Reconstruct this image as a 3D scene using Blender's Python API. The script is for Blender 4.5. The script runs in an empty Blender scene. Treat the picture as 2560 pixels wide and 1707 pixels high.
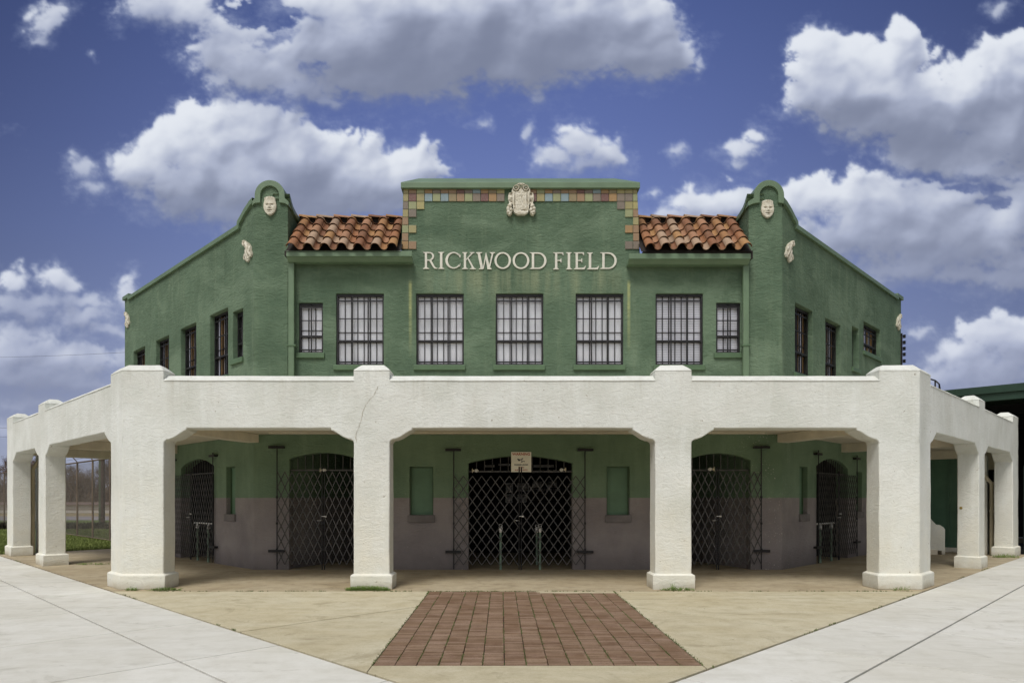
import bpy, bmesh, math, random
import numpy as np
from mathutils import Vector, Matrix, noise
from mathutils.geometry import delaunay_2d_cdt

random.seed(4)
SC = bpy.context.scene
COL = SC.collection
S2 = math.sqrt(.5)
PI = math.pi

# ------------------------------------------------------------------ objects
def tag(o, label=None, cat=None, group=None, kind=None):
    if label: o['label'] = label
    if cat: o['category'] = cat
    if group: o['group'] = group
    if kind: o['kind'] = kind
    return o

def empty(name, loc=(0, 0, 0), rz=0, label=None, cat=None, group=None, parent=None):
    o = bpy.data.objects.new(name, None); COL.objects.link(o)
    o.location = loc; o.rotation_euler = (0, 0, rz); o.empty_display_size = .2
    if parent: o.parent = parent
    return tag(o, label, cat, group)

def copy_tree(o, parent=None):
    c = o.copy(); COL.objects.link(c)
    if parent: c.parent = parent
    for ch in list(o.children):
        copy_tree(ch, c)
    return c

def link(name, me, parent=None, loc=None, rz=None):
    o = bpy.data.objects.new(name, me); COL.objects.link(o)
    if parent: o.parent = parent
    if loc: o.location = loc
    if rz is not None: o.rotation_euler = (0, 0, rz)
    return o

class MB:
    """collects geometry, builds one mesh object"""
    def __init__(s): s.v = []; s.f = []
    def add(s, vs, fs):
        b = len(s.v); s.v += [tuple(v) for v in vs]; s.f += [tuple(b+i for i in f) for f in fs]
    def box(s, x0, x1, y0, y1, z0, z1, T=None):
        vs = [(x0,y0,z0),(x1,y0,z0),(x1,y1,z0),(x0,y1,z0),(x0,y0,z1),(x1,y0,z1),(x1,y1,z1),(x0,y1,z1)]
        if T: vs = [T(*v) for v in vs]
        s.add(vs, [(0,3,2,1),(4,5,6,7),(0,1,5,4),(1,2,6,5),(2,3,7,6),(3,0,4,7)])
    def bar(s, p, q, w, h, up=(0, -1, 0)):
        """flat bar from p to q: w across, h along up"""
        p = Vector(p); q = Vector(q); d = (q-p).normalized(); up = Vector(up)
        a = d.cross(up).normalized()*w/2; b = up.normalized()*h/2
        vs = [p-a-b, p+a-b, p+a+b, p-a+b, q-a-b, q+a-b, q+a+b, q-a+b]
        s.add(vs, [(0,3,2,1),(4,5,6,7),(0,1,5,4),(1,2,6,5),(2,3,7,6),(3,0,4,7)])
    def tube(s, pts, r, n=8, cap=True):
        pts = [Vector(p) for p in pts]; rs = r if isinstance(r, (list, tuple)) else [r]*len(pts)
        base = len(s.v); ref = None
        for i, p in enumerate(pts):
            d = (pts[min(i+1, len(pts)-1)]-pts[max(i-1, 0)]).normalized()
            if ref is None:
                ref = Vector((0, 0, 1)) if abs(d.z) < .9 else Vector((1, 0, 0))
            a = d.cross(ref).normalized(); b = d.cross(a).normalized()
            ref = -b if False else ref
            for k in range(n):
                t = 2*PI*k/n; s.v.append(tuple(p+a*rs[i]*math.cos(t)+b*rs[i]*math.sin(t)))
        for i in range(len(pts)-1):
            for k in range(n):
                s.f.append((base+i*n+k, base+i*n+(k+1) % n, base+(i+1)*n+(k+1) % n, base+(i+1)*n+k))
        if cap:
            s.f.append(tuple(base+k for k in range(n))[::-1]); e = base+(len(pts)-1)*n
            s.f.append(tuple(e+k for k in range(n)))
    def lathe(s, prof, c=(0, 0, 0), n=16):
        base = len(s.v); c = Vector(c)
        for r, z in prof:
            for k in range(n):
                t = 2*PI*k/n; s.v.append((c.x+r*math.cos(t), c.y+r*math.sin(t), c.z+z))
        for i in range(len(prof)-1):
            for k in range(n):
                s.f.append((base+i*n+k, base+i*n+(k+1) % n, base+(i+1)*n+(k+1) % n, base+(i+1)*n+k))
        s.f.append(tuple(base+k for k in range(n))[::-1]); e = base+(len(prof)-1)*n
        s.f.append(tuple(e+k for k in range(n)))
    def poly(s, pts2, T, d0, d1):
        """polygon (u,z) extruded from d0 to d1; T(u,d,z)"""
        n = len(pts2)
        vs = [T(u, d0, z) for u, z in pts2]+[T(u, d1, z) for u, z in pts2]
        s.add(vs, [tuple(range(n)), tuple(range(2*n-1, n-1, -1))]+[(i, n+i, n+(i+1) % n, (i+1) % n) for i in range(n)])
    def plan(s, pts, z0, z1):
        n = len(pts)
        vs = [(x, y, z0) for x, y in pts]+[(x, y, z1) for x, y in pts]
        s.add(vs, [tuple(range(n)), tuple(range(2*n-1, n-1, -1))]+[(i, n+i, n+(i+1) % n, (i+1) % n) for i in range(n)])
    def build(s, name, mat, parent=None, smooth=None, bevel=0, loc=None, rz=None, recalc=True, segs=2, nobev=None):
        me = bpy.data.meshes.new(name); me.from_pydata(s.v, [], s.f)
        if recalc:
            bm = bmesh.new(); bm.from_mesh(me); bmesh.ops.recalc_face_normals(bm, faces=bm.faces); bm.to_mesh(me); bm.free()
        me.materials.append(mat)
        if smooth is not None:
            me.shade_smooth(); me.set_sharp_from_angle(angle=math.radians(smooth))
        o = link(name, me, parent, loc, rz)
        if bevel:
            m = o.modifiers.new('bevel', 'BEVEL'); m.width = bevel; m.segments = segs
            if nobev:
                at = me.attributes.new('bevel_weight_edge', 'FLOAT', 'EDGE')
                bm = bmesh.new(); bm.from_mesh(me); L_ = bm.edges.layers.float.get('bevel_weight_edge')
                for e in bm.edges:
                    if len(e.link_faces) == 2 and e.calc_face_angle(0) > .6 and not nobev(e.verts[0].co, e.verts[1].co): e[L_] = 1.0
                bm.to_mesh(me); bm.free(); m.limit_method = 'WEIGHT'
            else: m.limit_method = 'ANGLE'; m.angle_limit = math.radians(35)
        return o

# ------------------------------------------------------------------ wall frames
# each facade is a vertical plane; measurements on it are (u along, d outward, z up)
FOC, VX, HZ, EYE = 1703.0, 1253.0, 1245.0, 1.65
class Fr:
    def __init__(s, o, u, n): s.o, s.u, s.n = o, u, n
    def P(s, u, d, z):
        return Vector((s.o[0]+u*s.u[0]+d*s.n[0], s.o[1]+u*s.u[1]+d*s.n[1], z))
    def ua(s, px, d=0.0):
        k = (px-VX)/FOC
        return (k*(s.o[1]+d*s.n[1])-s.o[0]-d*s.n[0])/(s.u[0]-k*s.u[1])
    def za(s, px, py, d=0.0):
        u = s.ua(px, d); return EYE+(HZ-py)*(s.o[1]+u*s.u[1]+d*s.n[1])/FOC
    def uz(s, px, py, d=0.0): return (s.ua(px, d), s.za(px, py, d))

AF = Fr((-6.87, 12.35), (1, 0), (0, -1))            # arcade, middle run (14.46 m)
AL = Fr((-6.87, 12.35), (-S2, S2), (-S2, -S2))      # arcade, left run
AR = Fr((7.59, 12.35), (S2, S2), (S2, -S2))         # arcade, right run
BF = Fr((-5.71, 15.73), (1, 0), (0, -1))            # building front (12.2 m)
BL = Fr((-5.71, 15.73), (-S2, S2), (-S2, -S2))
BR = Fr((6.49, 15.73), (S2, S2), (S2, -S2))
LBL, LBR = 9.43, 9.40

def wob(p, a):
    if not a: return p
    n1 = noise.noise_vector(p*1.7+Vector((3.1, 7.7, 1.3))); n2 = noise.noise_vector(p*6.5)
    return p + n1*a + n2*a*.55

def subdiv(pts, step, closed=True):
    out = []
    n = len(pts)
    for i in range(n if closed else n-1):
        a = pts[i]; b = pts[(i+1) % n]
        k = max(1, int(math.hypot(b[0]-a[0], b[1]-a[1])/step))
        for j in range(k): out.append((a[0]+(b[0]-a[0])*j/k, a[1]+(b[1]-a[1])*j/k))
    if not closed: out.append(pts[-1])
    return out

def inside(x, y, poly):
    c = False; n = len(poly); j = n-1
    for i in range(n):
        xi, yi = poly[i]; xj, yj = poly[j]
        if (yi > y) != (yj > y) and x < (xj-xi)*(y-yi)/(yj-yi)+xi: c = not c
        j = i
    return c

def slab_wall(name, F, outline, holes, d0, d1, mat, parent, step=.16, amp=.005, bevel=.012, back=True, nobev=None):
    """wall panel with openings, subdivided so that the stucco can undulate"""
    loops = [subdiv(outline, step)]+[subdiv(h, step) for h in holes]
    pts = []; edges = []
    for L in loops:
        b = len(pts); pts += L; edges += [(b+i, b+(i+1) % len(L)) for i in range(len(L))]
    xs = [p[0] for p in outline]; ys = [p[1] for p in outline]
    edge_pts = np.array(pts)
    x = min(xs)+step*.5; r = 0
    while x < max(xs):
        y = min(ys)+step*(.5 if r % 2 else .25)
        while y < max(ys):
            if inside(x, y, outline) and not any(inside(x, y, h) for h in holes):
                if np.min(np.hypot(edge_pts[:, 0]-x, edge_pts[:, 1]-y)) > step*.55: pts.append((x, y))
            y += step
        x += step; r += 1
    V, E, Fc, *_ = delaunay_2d_cdt([Vector(p) for p in pts], edges, [], 0, 1e-6)
    keep = []
    for f in Fc:
        cx = sum(V[i].x for i in f)/3; cy = sum(V[i].y for i in f)/3
        if inside(cx, cy, outline) and not any(inside(cx, cy, h) for h in holes): keep.append(tuple(f))
    n = len(V)
    vs = [wob(F.P(v.x, d0, v.y), amp) for v in V]
    vs += [wob(F.P(v.x, d1, v.y), amp) for v in V]
    cnt = {}
    for f in keep:
        for i in range(3):
            e = (f[i], f[(i+1) % 3]); k = (min(e), max(e)); cnt.setdefault(k, []).append(e)
    fs = list(keep)+[tuple(n+i for i in f[::-1]) for f in keep] if back else list(keep)
    for k, es in cnt.items():
        if len(es) == 1:
            a, b = es[0]; fs.append((b, a, n+a, n+b))
    m = MB(); m.v = [tuple(v) for v in vs]; m.f = fs
    return m.build(name, mat, parent, smooth=38, bevel=bevel, nobev=nobev)

def offset_poly(pts, d):
    """offset of a closed plan polygon (outward for counter-clockwise)"""
    n = len(pts); out = []
    area = sum(pts[i][0]*pts[(i+1) % n][1]-pts[(i+1) % n][0]*pts[i][1] for i in range(n))
    sg = 1 if area > 0 else -1
    for i in range(n):
        p0, p1, p2 = Vector(pts[i-1]), Vector(pts[i]), Vector(pts[(i+1) % n])
        a = (p1-p0).normalized(); b = (p2-p1).normalized()
        na = Vector((a.y, -a.x))*sg; nb = Vector((b.y, -b.x))*sg
        k = (na+nb); k = k/(1+na.dot(nb))
        out.append(tuple(p1+k*d))
    return out

def shaft(name, plan, z0, z1, mat, parent, amp=.005, step=.16, top=None, bevel=.012, nobev=None):
    """vertical extrusion of a plan polygon with subdivided sides; top = list of (z, inset) rings"""
    loop = subdiv(plan, step); n = len(loop)
    rings = []
    k = max(1, int((z1-z0)/step))
    for j in range(k+1): rings.append([(x, y, z0+(z1-z0)*j/k) for x, y in loop])
    if top:
        for z, ins in top:
            pl = subdiv(offset_poly(plan, -ins), step*1.0)
            if len(pl) != n:
                # resample on the same parameters
                op = offset_poly(plan, -ins); pl = []
                for i in range(len(plan)):
                    a, b = plan[i], plan[(i+1) % len(plan)]; c, d = op[i], op[(i+1) % len(op)]
                    kk = max(1, int(math.hypot(b[0]-a[0], b[1]-a[1])/step))
                    for j in range(kk): pl.append((c[0]+(d[0]-c[0])*j/kk, c[1]+(d[1]-c[1])*j/kk))
            rings.append([(x, y, z) for x, y in pl])
    m = MB()
    for R in rings: m.v += [tuple(wob(Vector(p), amp)) for p in R]
    for j in range(len(rings)-1):
        for i in range(n): m.f.append((j*n+i, j*n+(i+1) % n, (j+1)*n+(i+1) % n, (j+1)*n+i))
    m.f.append(tuple(range(n))[::-1]); e = (len(rings)-1)*n; m.f.append(tuple(e+i for i in range(n)))
    return m.build(name, mat, parent, smooth=38, bevel=bevel, nobev=nobev)

# ------------------------------------------------------------------ materials
class NT:
    def __init__(s, name):
        s.m = bpy.data.materials.new(name); s.m.use_nodes = True; s.t = s.m.node_tree; s.t.nodes.clear()
        s.out = s.t.nodes.new('ShaderNodeOutputMaterial')
    def n(s, typ, props=None, **inp):
        nd = s.t.nodes.new('ShaderNode'+typ)
        for k, v in (props or {}).items(): setattr(nd, k, v)
        for k, v in inp.items():
            key = int(k[1:]) if k[0] == '_' and k[1:].isdigit() else k.replace('_', ' ')
            s.set(nd, key, v)
        return nd
    def set(s, nd, key, v):
        sock = nd.inputs[key]
        if hasattr(v, 'is_linked') or hasattr(v, 'links'): s.t.links.new(v, sock)
        elif hasattr(v, 'outputs'): s.t.links.new(v.outputs[0], sock)
        else:
            if isinstance(v, tuple) and len(v) == 3 and sock.type == 'RGBA': v = v+(1,)
            sock.default_value = v
    def math(s, op, a, b=0.0, c=0.0, clamp=False):
        nd = s.t.nodes.new('ShaderNodeMath'); nd.operation = op; nd.use_clamp = clamp
        s.set(nd, 0, a); s.set(nd, 1, b)
        if op in ('MULTIPLY_ADD', 'COMPARE'): s.set(nd, 2, c)
        return nd
    def mix(s, f, a, b, mode='MIX'):
        nd = s.t.nodes.new('ShaderNodeMix'); nd.data_type = 'RGBA'; nd.blend_type = mode
        s.set(nd, 0, f); s.set(nd, 6, a); s.set(nd, 7, b)
        return nd.outputs[2]
    def ramp(s, f, lo, hi, a=0.0, b=1.0):
        nd = s.t.nodes.new('ShaderNodeMapRange'); s.set(nd, 0, f); s.set(nd, 1, lo); s.set(nd, 2, hi); s.set(nd, 3, a); s.set(nd, 4, b)
        return nd.outputs[0]
    def scaled(s, vec, sc):
        nd = s.t.nodes.new('ShaderNodeVectorMath'); nd.operation = 'MULTIPLY'; s.set(nd, 0, vec); s.set(nd, 1, sc)
        return nd.outputs[0]
    def noise(s, vec, scale, detail=4, rough=.55, dist=0.0):
        nd = s.n('TexNoise', None, Vector=vec, Scale=scale, Detail=detail, Roughness=rough, Distortion=dist)
        return nd.outputs[0]
    def pos(s): return s.n('NewGeometry').outputs['Position']
    def finish(s, color, rough=.9, bump=None, metal=0.0, spec=.3, **kw):
        b = s.n('BsdfPrincipled'); s.set(b, 'Base Color', color); s.set(b, 'Roughness', rough)
        s.set(b, 'Metallic', metal); s.set(b, 'Specular IOR Level', spec)
        for k, v in kw.items(): s.set(b, k.replace('_', ' '), v)
        if bump is not None: s.t.links.new(bump.outputs[0], b.inputs['Normal'])
        s.t.links.new(b.outputs[0], s.out.inputs[0])
        return s.m

def lin(r, g, b, k=1.0):
    def f(c):
        c /= 255.0
        return (c/12.92 if c <= .04045 else ((c+.055)/1.055)**2.4)*k
    return (f(r), f(g), f(b))

def stucco_nodes(t, base, dark, light, bump=.5, rust=None, trowel=(7, 7, 20)):
    p = t.pos()
    n1 = t.noise(p, .9, 5, .6); n2 = t.noise(t.scaled(p, (5, 5, .45)), 1.0, 4, .6); n3 = t.noise(p, 45, 3, .6)
    c = t.mix(t.ramp(n1, .35, .65), base, dark)
    c = t.mix(t.ramp(n2, .52, .78, 0, .55), c, light)
    c = t.mix(t.ramp(n3, .3, .7, 0, .22), c, dark)
    tr = t.noise(t.scaled(p, trowel), 1.0, 7, .66, 1.3)
    tr2 = t.noise(t.scaled(p, (2.2, 2.2, 4.2)), 1.0, 3, .5)
    gr = t.noise(p, 90, 2, .5)
    h = t.math('ADD', t.math('MULTIPLY', t.ramp(tr, .33, .72), 1.0), t.math('MULTIPLY', gr, .28))
    h = t.math('ADD', h, t.math('MULTIPLY', tr2, .8))
    # darker in the hollows of the trowel marks
    c = t.mix(t.ramp(tr, .46, .30, 0, .42), c, dark)
    b = t.n('Bump', None, Strength=bump, Distance=.03, Height=h)
    return p, c, b

def M_green_upper():
    t = NT('green_stucco')
    base = lin(101, 122, 99); dark = lin(83, 103, 82); light = lin(121, 138, 112)
    p, c, b = stucco_nodes(t, base, dark, light, .55, trowel=(4.5, 4.5, 10))
    pa = t.noise(t.scaled(p, (.5, .5, .8)), 1.0, 5, .65, 1.2); c = t.mix(t.ramp(pa, .50, .62, 0, .45), c, lin(120, 140, 116)); c = t.mix(t.ramp(pa, .44, .34, 0, .4), c, lin(78, 100, 80))
    # run-off stains under the raised lettering and at the vents
    sep = t.n('SeparateXYZ', None, Vector=p)
    x, y, z = sep.outputs
    st = t.noise(t.scaled(p, (4.2, 4.2, .28)), 1.0, 4, .6)
    m = t.math('MULTIPLY', t.ramp(z, 7.0, 6.85), t.ramp(z, 6.1, 6.65))
    m = t.math('MULTIPLY', m, t.math('MULTIPLY', t.ramp(x, -2.0, -1.5), t.ramp(x, 2.9, 2.4)))
    m = t.math('MULTIPLY', m, t.ramp(y, 15.85, 15.8))
    m = t.math('MULTIPLY', m, t.ramp(st, .42, .66, 0, .55))
    c = t.mix(m, c, lin(146, 154, 122))
    dr = t.noise(t.scaled(p, (7, 7, .6)), 1.0, 4, .65); c = t.mix(t.math('MULTIPLY', t.ramp(z, 4.75, 4.5), t.ramp(dr, .48, .68, 0, .55)), c, lin(74, 92, 76))
    # thin yellow streaks
    for x0 in (-2.105, 2.955):
        d = t.math('ABSOLUTE', t.math('SUBTRACT', x, x0))
        wv = t.noise(t.scaled(p, (0, 0, 3)), 1.0, 2)
        mm = t.math('MULTIPLY', t.ramp(d, .05, .01), t.math('MULTIPLY', t.ramp(z, 6.72, 6.6), t.ramp(z, 4.9, 6.3)))
        mm = t.math('MULTIPLY', mm, t.math('MULTIPLY', t.ramp(y, 15.85, 15.8), t.ramp(wv, .3, .6, .3, .8)))
        c = t.mix(mm, c, lin(178, 182, 124))
    return t.finish(c, .88, b)

def M_green_lower():
    t = NT('two_tone_stucco')
    base = lin(128, 151, 124); dark = lin(108, 131, 106); light = lin(140, 162, 134)
    p, c, b = stucco_nodes(t, base, dark, light, .5)
    t2 = t
    n1 = t.noise(p, 1.2, 5, .6); n3 = t.noise(t.scaled(p, (3, 3, .8)), 1.0, 4, .65)
    g = t.mix(t.ramp(n1, .35, .65), lin(160, 152, 149), lin(140, 133, 132))
    g = t.mix(t.ramp(n3, .5, .8, 0, .5), g, lin(150, 138, 134))
    sep = t.n('SeparateXYZ', None, Vector=p); z = sep.outputs[2]
    wv = t.noise(p, 8, 2)
    zz = t.math('ADD', z, t.math('MULTIPLY', wv, .02))
    m = t.ramp(zz, 1.668, 1.674)
    c = t.mix(m, g, c)
    # scuffed, dirtier foot
    c = t.mix(t.ramp(z, .5, 0.0, 0, .45), c, lin(76, 68, 66))
    # chipped white specks
    v = t.noise(p, 26, 2, .5); c = t.mix(t.math('MULTIPLY', t.ramp(v, .72, .735), t.ramp(n1, .5, .6)), c, lin(190, 184, 170))
    x = sep.outputs[0]; v2 = t.noise(t.scaled(p, (34, 34, 22)), 1.0, 2, .5); cl = t.noise(p, 1.6, 3, .6)
    c = t.mix(t.math('MULTIPLY', t.math('MULTIPLY', t.ramp(x, 5.0, 5.9), t.ramp(x, 7.0, 6.4)), t.math('MULTIPLY', t.ramp(v2, .66, .69), t.ramp(cl, .47, .55))), c, lin(200, 196, 184))
    return t.finish(c, .85, b)

def M_white():
    t = NT('white_stucco')
    base = lin(224, 226, 220); dark = lin(203, 205, 196); light = lin(232, 235, 231)
    p, c, b = stucco_nodes(t, base, dark, light, .30, trowel=(7, 7, 12))
    pa = t.noise(p, .7, 5, .65, 1.5); c = t.mix(t.ramp(pa, .5, .6, 0, .4), c, lin(212, 212, 204))
    sep = t.n('SeparateXYZ', None, Vector=p); z = sep.outputs[2]
    # yellower and dirtier toward the foot, grey run-off under the coping
    n = t.noise(p, 2.5, 4, .6)
    c = t.mix(t.math('MULTIPLY', t.ramp(z, 2.6, .2), t.ramp(n, .3, .7, .25, .75)), c, lin(222, 217, 198))
    sk = t.noise(t.scaled(p, (7, 7, .7)), 1.0, 4, .65)
    m = t.math('MULTIPLY', t.ramp(z, 3.1, 3.75), t.ramp(sk, .55, .78, 0, .4))
    c = t.mix(m, c, lin(176, 172, 156))
    m = t.math('MULTIPLY', t.ramp(z, .16, .0), t.ramp(n, .3, .6, .2, .8))
    c = t.mix(m, c, lin(150, 138, 112))
    # small rust and mildew specks
    v = t.noise(p, 11, 3, .6); c = t.mix(t.ramp(v, .705, .735, 0, .75), c, lin(124, 108, 80))
    cr = t.noise(t.scaled(p, (2.2, 2.2, 1.2)), 1.0, 8, .75, 1.5); c = t.mix(t.ramp(t.math('ABSOLUTE', t.math('SUBTRACT', cr, .5)), .0035, .0, 0, .45), c, lin(140, 132, 112))
    return t.finish(c, .9, b)

def M_plain(name, col, rough=.7, bump=0, scale=30, var=.12, metal=0.0, spec=.3, coords='pos', **kw):
    t = NT(name)
    p = t.pos() if coords == 'pos' else t.n('TexCoord').outputs['Object']
    n = t.noise(p, scale*.12, 4, .6); n2 = t.noise(p, scale, 3, .6)
    d = tuple(c*(1-var*2) for c in col); l = tuple(min(1, c*(1+var)) for c in col)
    c = t.mix(t.ramp(n, .35, .65), l, d)
    c = t.mix(t.ramp(n2, .35, .7, 0, .35), c, d)
    b = t.n('Bump', None, Strength=bump, Distance=.01, Height=n2) if bump else None
    return t.finish(c, rough, b, metal, spec, **kw)

def M_island(name, cols, rough=.8, bump=.3, scale=40, spec=.25, dirt=None):
    """colour picked per loose piece"""
    t = NT(name)
    g = t.n('NewGeometry'); r = g.outputs['Random Per Island']; p = g.outputs['Position']
    cr = t.t.nodes.new('ShaderNodeValToRGB'); cr.color_ramp.interpolation = 'CONSTANT' if len(cols) > 4 else 'LINEAR'
    el = cr.color_ramp.elements
    while len(el) < len(cols): el.new(.5)
    for i, c in enumerate(cols):
        el[i].position = i/len(cols) if len(cols) > 4 else i/(len(cols)-1); el[i].color = tuple(c)+(1,)
    t.t.links.new(r, cr.inputs[0])
    c = cr.outputs[0]
    n = t.noise(p, scale*.2, 5, .65); n2 = t.noise(p, scale, 4, .6)
    c = t.mix(t.ramp(n, .4, .75, 0, .5), c, t.mix(.55, c, dirt or (.05, .04, .035)))
    c = t.mix(t.ramp(n2, .4, .75, 0, .25), c, (.3, .27, .22))
    b = t.n('Bump', None, Strength=bump, Distance=.006, Height=n2)
    return t.finish(c, rough, b, 0, spec)

def M_concrete(name, base, dark, light, island=.08, blot=.5, speck=.3, bump=.25, streak=None):
    t = NT(name)
    g = t.n('NewGeometry'); p = g.outputs['Position']; r = g.outputs['Random Per Island']
    st = t.noise(t.scaled(p, (.9, 1.3, 1)), 1.0, 6, .7, 1.8); n1 = t.noise(p, .55, 6, .62, .4); n2 = t.noise(p, 3.4, 5, .65); n3 = t.noise(p, 120, 2, .6); n4 = t.noise(p, 24, 4, .7)
    c = t.mix(t.ramp(n1, .38, .62, 0, 1), base, light)
    c = t.mix(t.ramp(n2, .45, .75, 0, blot), c, dark)
    c = t.mix(t.ramp(st, .56, .66, 0, blot*.9), c, tuple(v*.82 for v in dark)); c = t.mix(t.ramp(st, .42, .34, 0, blot*.7), c, light)
    c = t.mix(t.ramp(n4, .5, .78, 0, speck), c, dark)
    gum = t.noise(p, 9, 1, .5); c = t.mix(t.ramp(gum, .775, .785, 0, .6), c, tuple(v*.5 for v in dark))
    c = t.mix(t.ramp(n3, .45, .75, 0, speck), c, dark)
    if streak:
        s = t.noise(t.scaled(p, streak), 1.0, 5, .65); c = t.mix(t.ramp(s, .5, .72, 0, .6), c, light)
        s2 = t.noise(t.scaled(p, (streak[0]*1.7, streak[1]*1.7, 1)), 1.0, 5, .65); c = t.mix(t.ramp(s2, .52, .75, 0, .4), c, dark)
    k = t.ramp(r, 0, 1, 1-island, 1+island)
    c = t.mix(1.0, c, t.n('CombineColor', None, Red=k, Green=k, Blue=k).outputs[0], 'MULTIPLY')
    h = t.math('ADD', n3, t.math('MULTIPLY', n4, 1.4))
    b = t.n('Bump', None, Strength=bump, Distance=.006, Height=h)
    return t.finish(c, .9, b)
# ------------------------------------------------------------------ material set
GU = M_green_upper(); GL = M_green_lower(); WH = M_white()
TRIM = M_plain('green_metal_trim', lin(104, 126, 99), .45, .15, 20, .07, 0, .4)
TRIMD = M_plain('green_trim_dark', lin(88, 112, 84), .5, .15, 20, .08)
BLACK = M_plain('black_iron', (.018, .017, .018), .5, .2, 60, .2, .0, .4)
IRON = M_plain('dull_gate_steel', (.10, .095, .09), .45, .2, 50, .25, .4, .5)
CREAM = M_plain('cream_ceiling_paint', lin(222, 214, 194), .8, .3, 14, .08)
CREAMP = M_plain('cream_pipe_paint', lin(214, 204, 180), .5, .1, 14, .06)
def M_orn():
    t = NT('cast_stone_ornament')
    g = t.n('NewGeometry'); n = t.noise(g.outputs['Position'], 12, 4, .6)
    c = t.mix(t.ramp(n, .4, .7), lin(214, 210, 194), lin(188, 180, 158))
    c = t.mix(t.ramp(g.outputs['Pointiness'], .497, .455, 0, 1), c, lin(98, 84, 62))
    return t.finish(c, .85)
ORN = M_orn()
LETM = M_plain('letter_paint', lin(216, 214, 200), .6, .2, 50, .06)
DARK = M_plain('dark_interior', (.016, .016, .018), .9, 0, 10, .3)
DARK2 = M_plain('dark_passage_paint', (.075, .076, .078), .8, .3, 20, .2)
PANELG = M_plain('green_board', lin(108, 138, 112), .6, .1, 12, .08)
DGREEN = M_plain('dark_green_steel', lin(40, 62, 50), .5, .1, 10, .1)
SANDST = M_plain('grey_sill', lin(128, 122, 120), .85, .4, 20, .12)
CHROME = M_plain('worn_chrome', (.86, .84, .80), .45, .1, 60, .1, .2, .5)
POSTG = M_plain('green_post_paint', lin(128, 150, 130), .5, .1, 20, .1)
WOODB = M_plain('brown_blind', lin(134, 104, 58), .7, 0, 20, .1)
WHITEP = M_plain('white_paint', (.75, .74, .7), .5, .1, 20, .05)

def M_glass():
    t = NT('window_glass')
    lw = t.n('LayerWeight', None, Blend=.25)
    tr = t.n('BsdfTransparent', None, Color=(1, 1, 1, 1)); gl = t.n('BsdfGlossy', None, Roughness=.03, Color=(1, 1, 1, 1))
    ms = t.t.nodes.new('ShaderNodeMixShader')
    t.t.links.new(t.ramp(lw.outputs['Fresnel'], 0, 1, .06, .75), ms.inputs[0]); t.t.links.new(tr.outputs[0], ms.inputs[1]); t.t.links.new(gl.outputs[0], ms.inputs[2])
    t.t.links.new(ms.outputs[0], t.out.inputs[0]); return t.m
GLASS = M_glass()
def M_blind(name, col, gap, period=.036):
    t = NT(name)
    p = t.pos(); z = t.n('SeparateXYZ', None, Vector=p).outputs[2]
    f = t.math('FRACT', t.math('DIVIDE', z, period))
    n = t.noise(p, 1.3, 3, .5)
    c = t.mix(t.ramp(n, .35, .65), col, tuple(v*.80 for v in col))
    c = t.mix(t.ramp(f, .86, .98), c, gap)
    return t.finish(c, .6)
BLIND = M_blind('white_blinds', lin(250, 251, 254), lin(200, 200, 208), .05)
BLIND2 = M_blind('open_blinds', lin(246, 246, 252), lin(70, 70, 84), .055)
def M_curtain():
    t = NT('brown_and_white_curtain')
    g = t.n('TexCoord').outputs['Object']; x = t.n('SeparateXYZ', None, Vector=g).outputs[0]
    f = t.math('FRACT', t.math('DIVIDE', x, .37)); c = t.mix(t.ramp(f, .5, .54), lin(214, 216, 228), lin(164, 128, 66))
    return t.finish(t.mix(t.ramp(f, .0, .1, .5, 0), c, (.03, .03, .03)), .7)
BLINDB = M_curtain()

# ------------------------------------------------------------------ ARCADE
arcade = empty('arcade', (0.36, 12.6, 0), 0, 'white stucco arcade of polygonal pillars wrapping the front of the green building', 'arcade')
AO = Vector((0.36, 12.6, 0))
def parented(o, root):
    o.parent = root; o.matrix_parent_inverse = Matrix.Translation(-root.location) if root.rotation_euler.z == 0 else root.matrix_basis.inverted()
    return o
T = .44; ZB = 2.65; ZS = 2.92; ZP = 3.775
def arch_profile(u0, u1, z0=ZB, zs=ZS, w=.45):
    """opening outline above the springing, left to right over the top"""
    pr = [(0, 0), (.012, .040), (.055, .068), (.10, .072), (.19, .108), (.28, .165), (.37, .222), (.405, .228), (.415, .27)]
    k = min(1, (u1-u0)*.3/.43)
    L = [(u0+a*k, z0+b*(zs-z0)/.27) for a, b in pr]; R = [(u1-a*k, z0+b*(zs-z0)/.27) for a, b in pr][::-1]
    return L+R
def run_outline(length, bays, piers, ztop=ZP, zc=3.95):
    """outline of the lintel + parapet band of one arcade run"""
    bot = [(0, ZB)]
    for a, b in bays: bot += arch_profile(a, b)
    bot.append((length, ZB))
    top = []; cur = ztop
    x = length
    pts_top = []
    ev = []
    for a, b in sorted(piers, reverse=True):
        pts_top += [(min(b, length), ztop), (min(b, length), zc), (max(a, 0), zc), (max(a, 0), ztop)]
    # clean duplicates at the ends
    out = bot[:]
    last = None
    if not piers or max(p[1] for p in piers) < length: out.append((length, ztop))
    for i, p in enumerate(pts_top):
        if p == (length, ztop) or p == (0, ztop): continue
        out.append(p)
    if not piers or min(p[0] for p in piers) > 0: out.append((0, ztop))
    return out
FP = [(0, .75), (4.194, 4.847), (9.663, 10.322), (13.726, 14.46)]
FB = [(.75, 4.194), (4.847, 9.663), (10.322, 13.726)]
LP = [(0, .69), (5.99, 6.70), (9.94, 10.75)]; LB = [(.69, 5.99), (6.70, 9.94)]
RP = [(0, .75), (5.10, 5.73), (9.60, 10.46)]; RB = [(.75, 5.10), (5.73, 9.60)]
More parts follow.
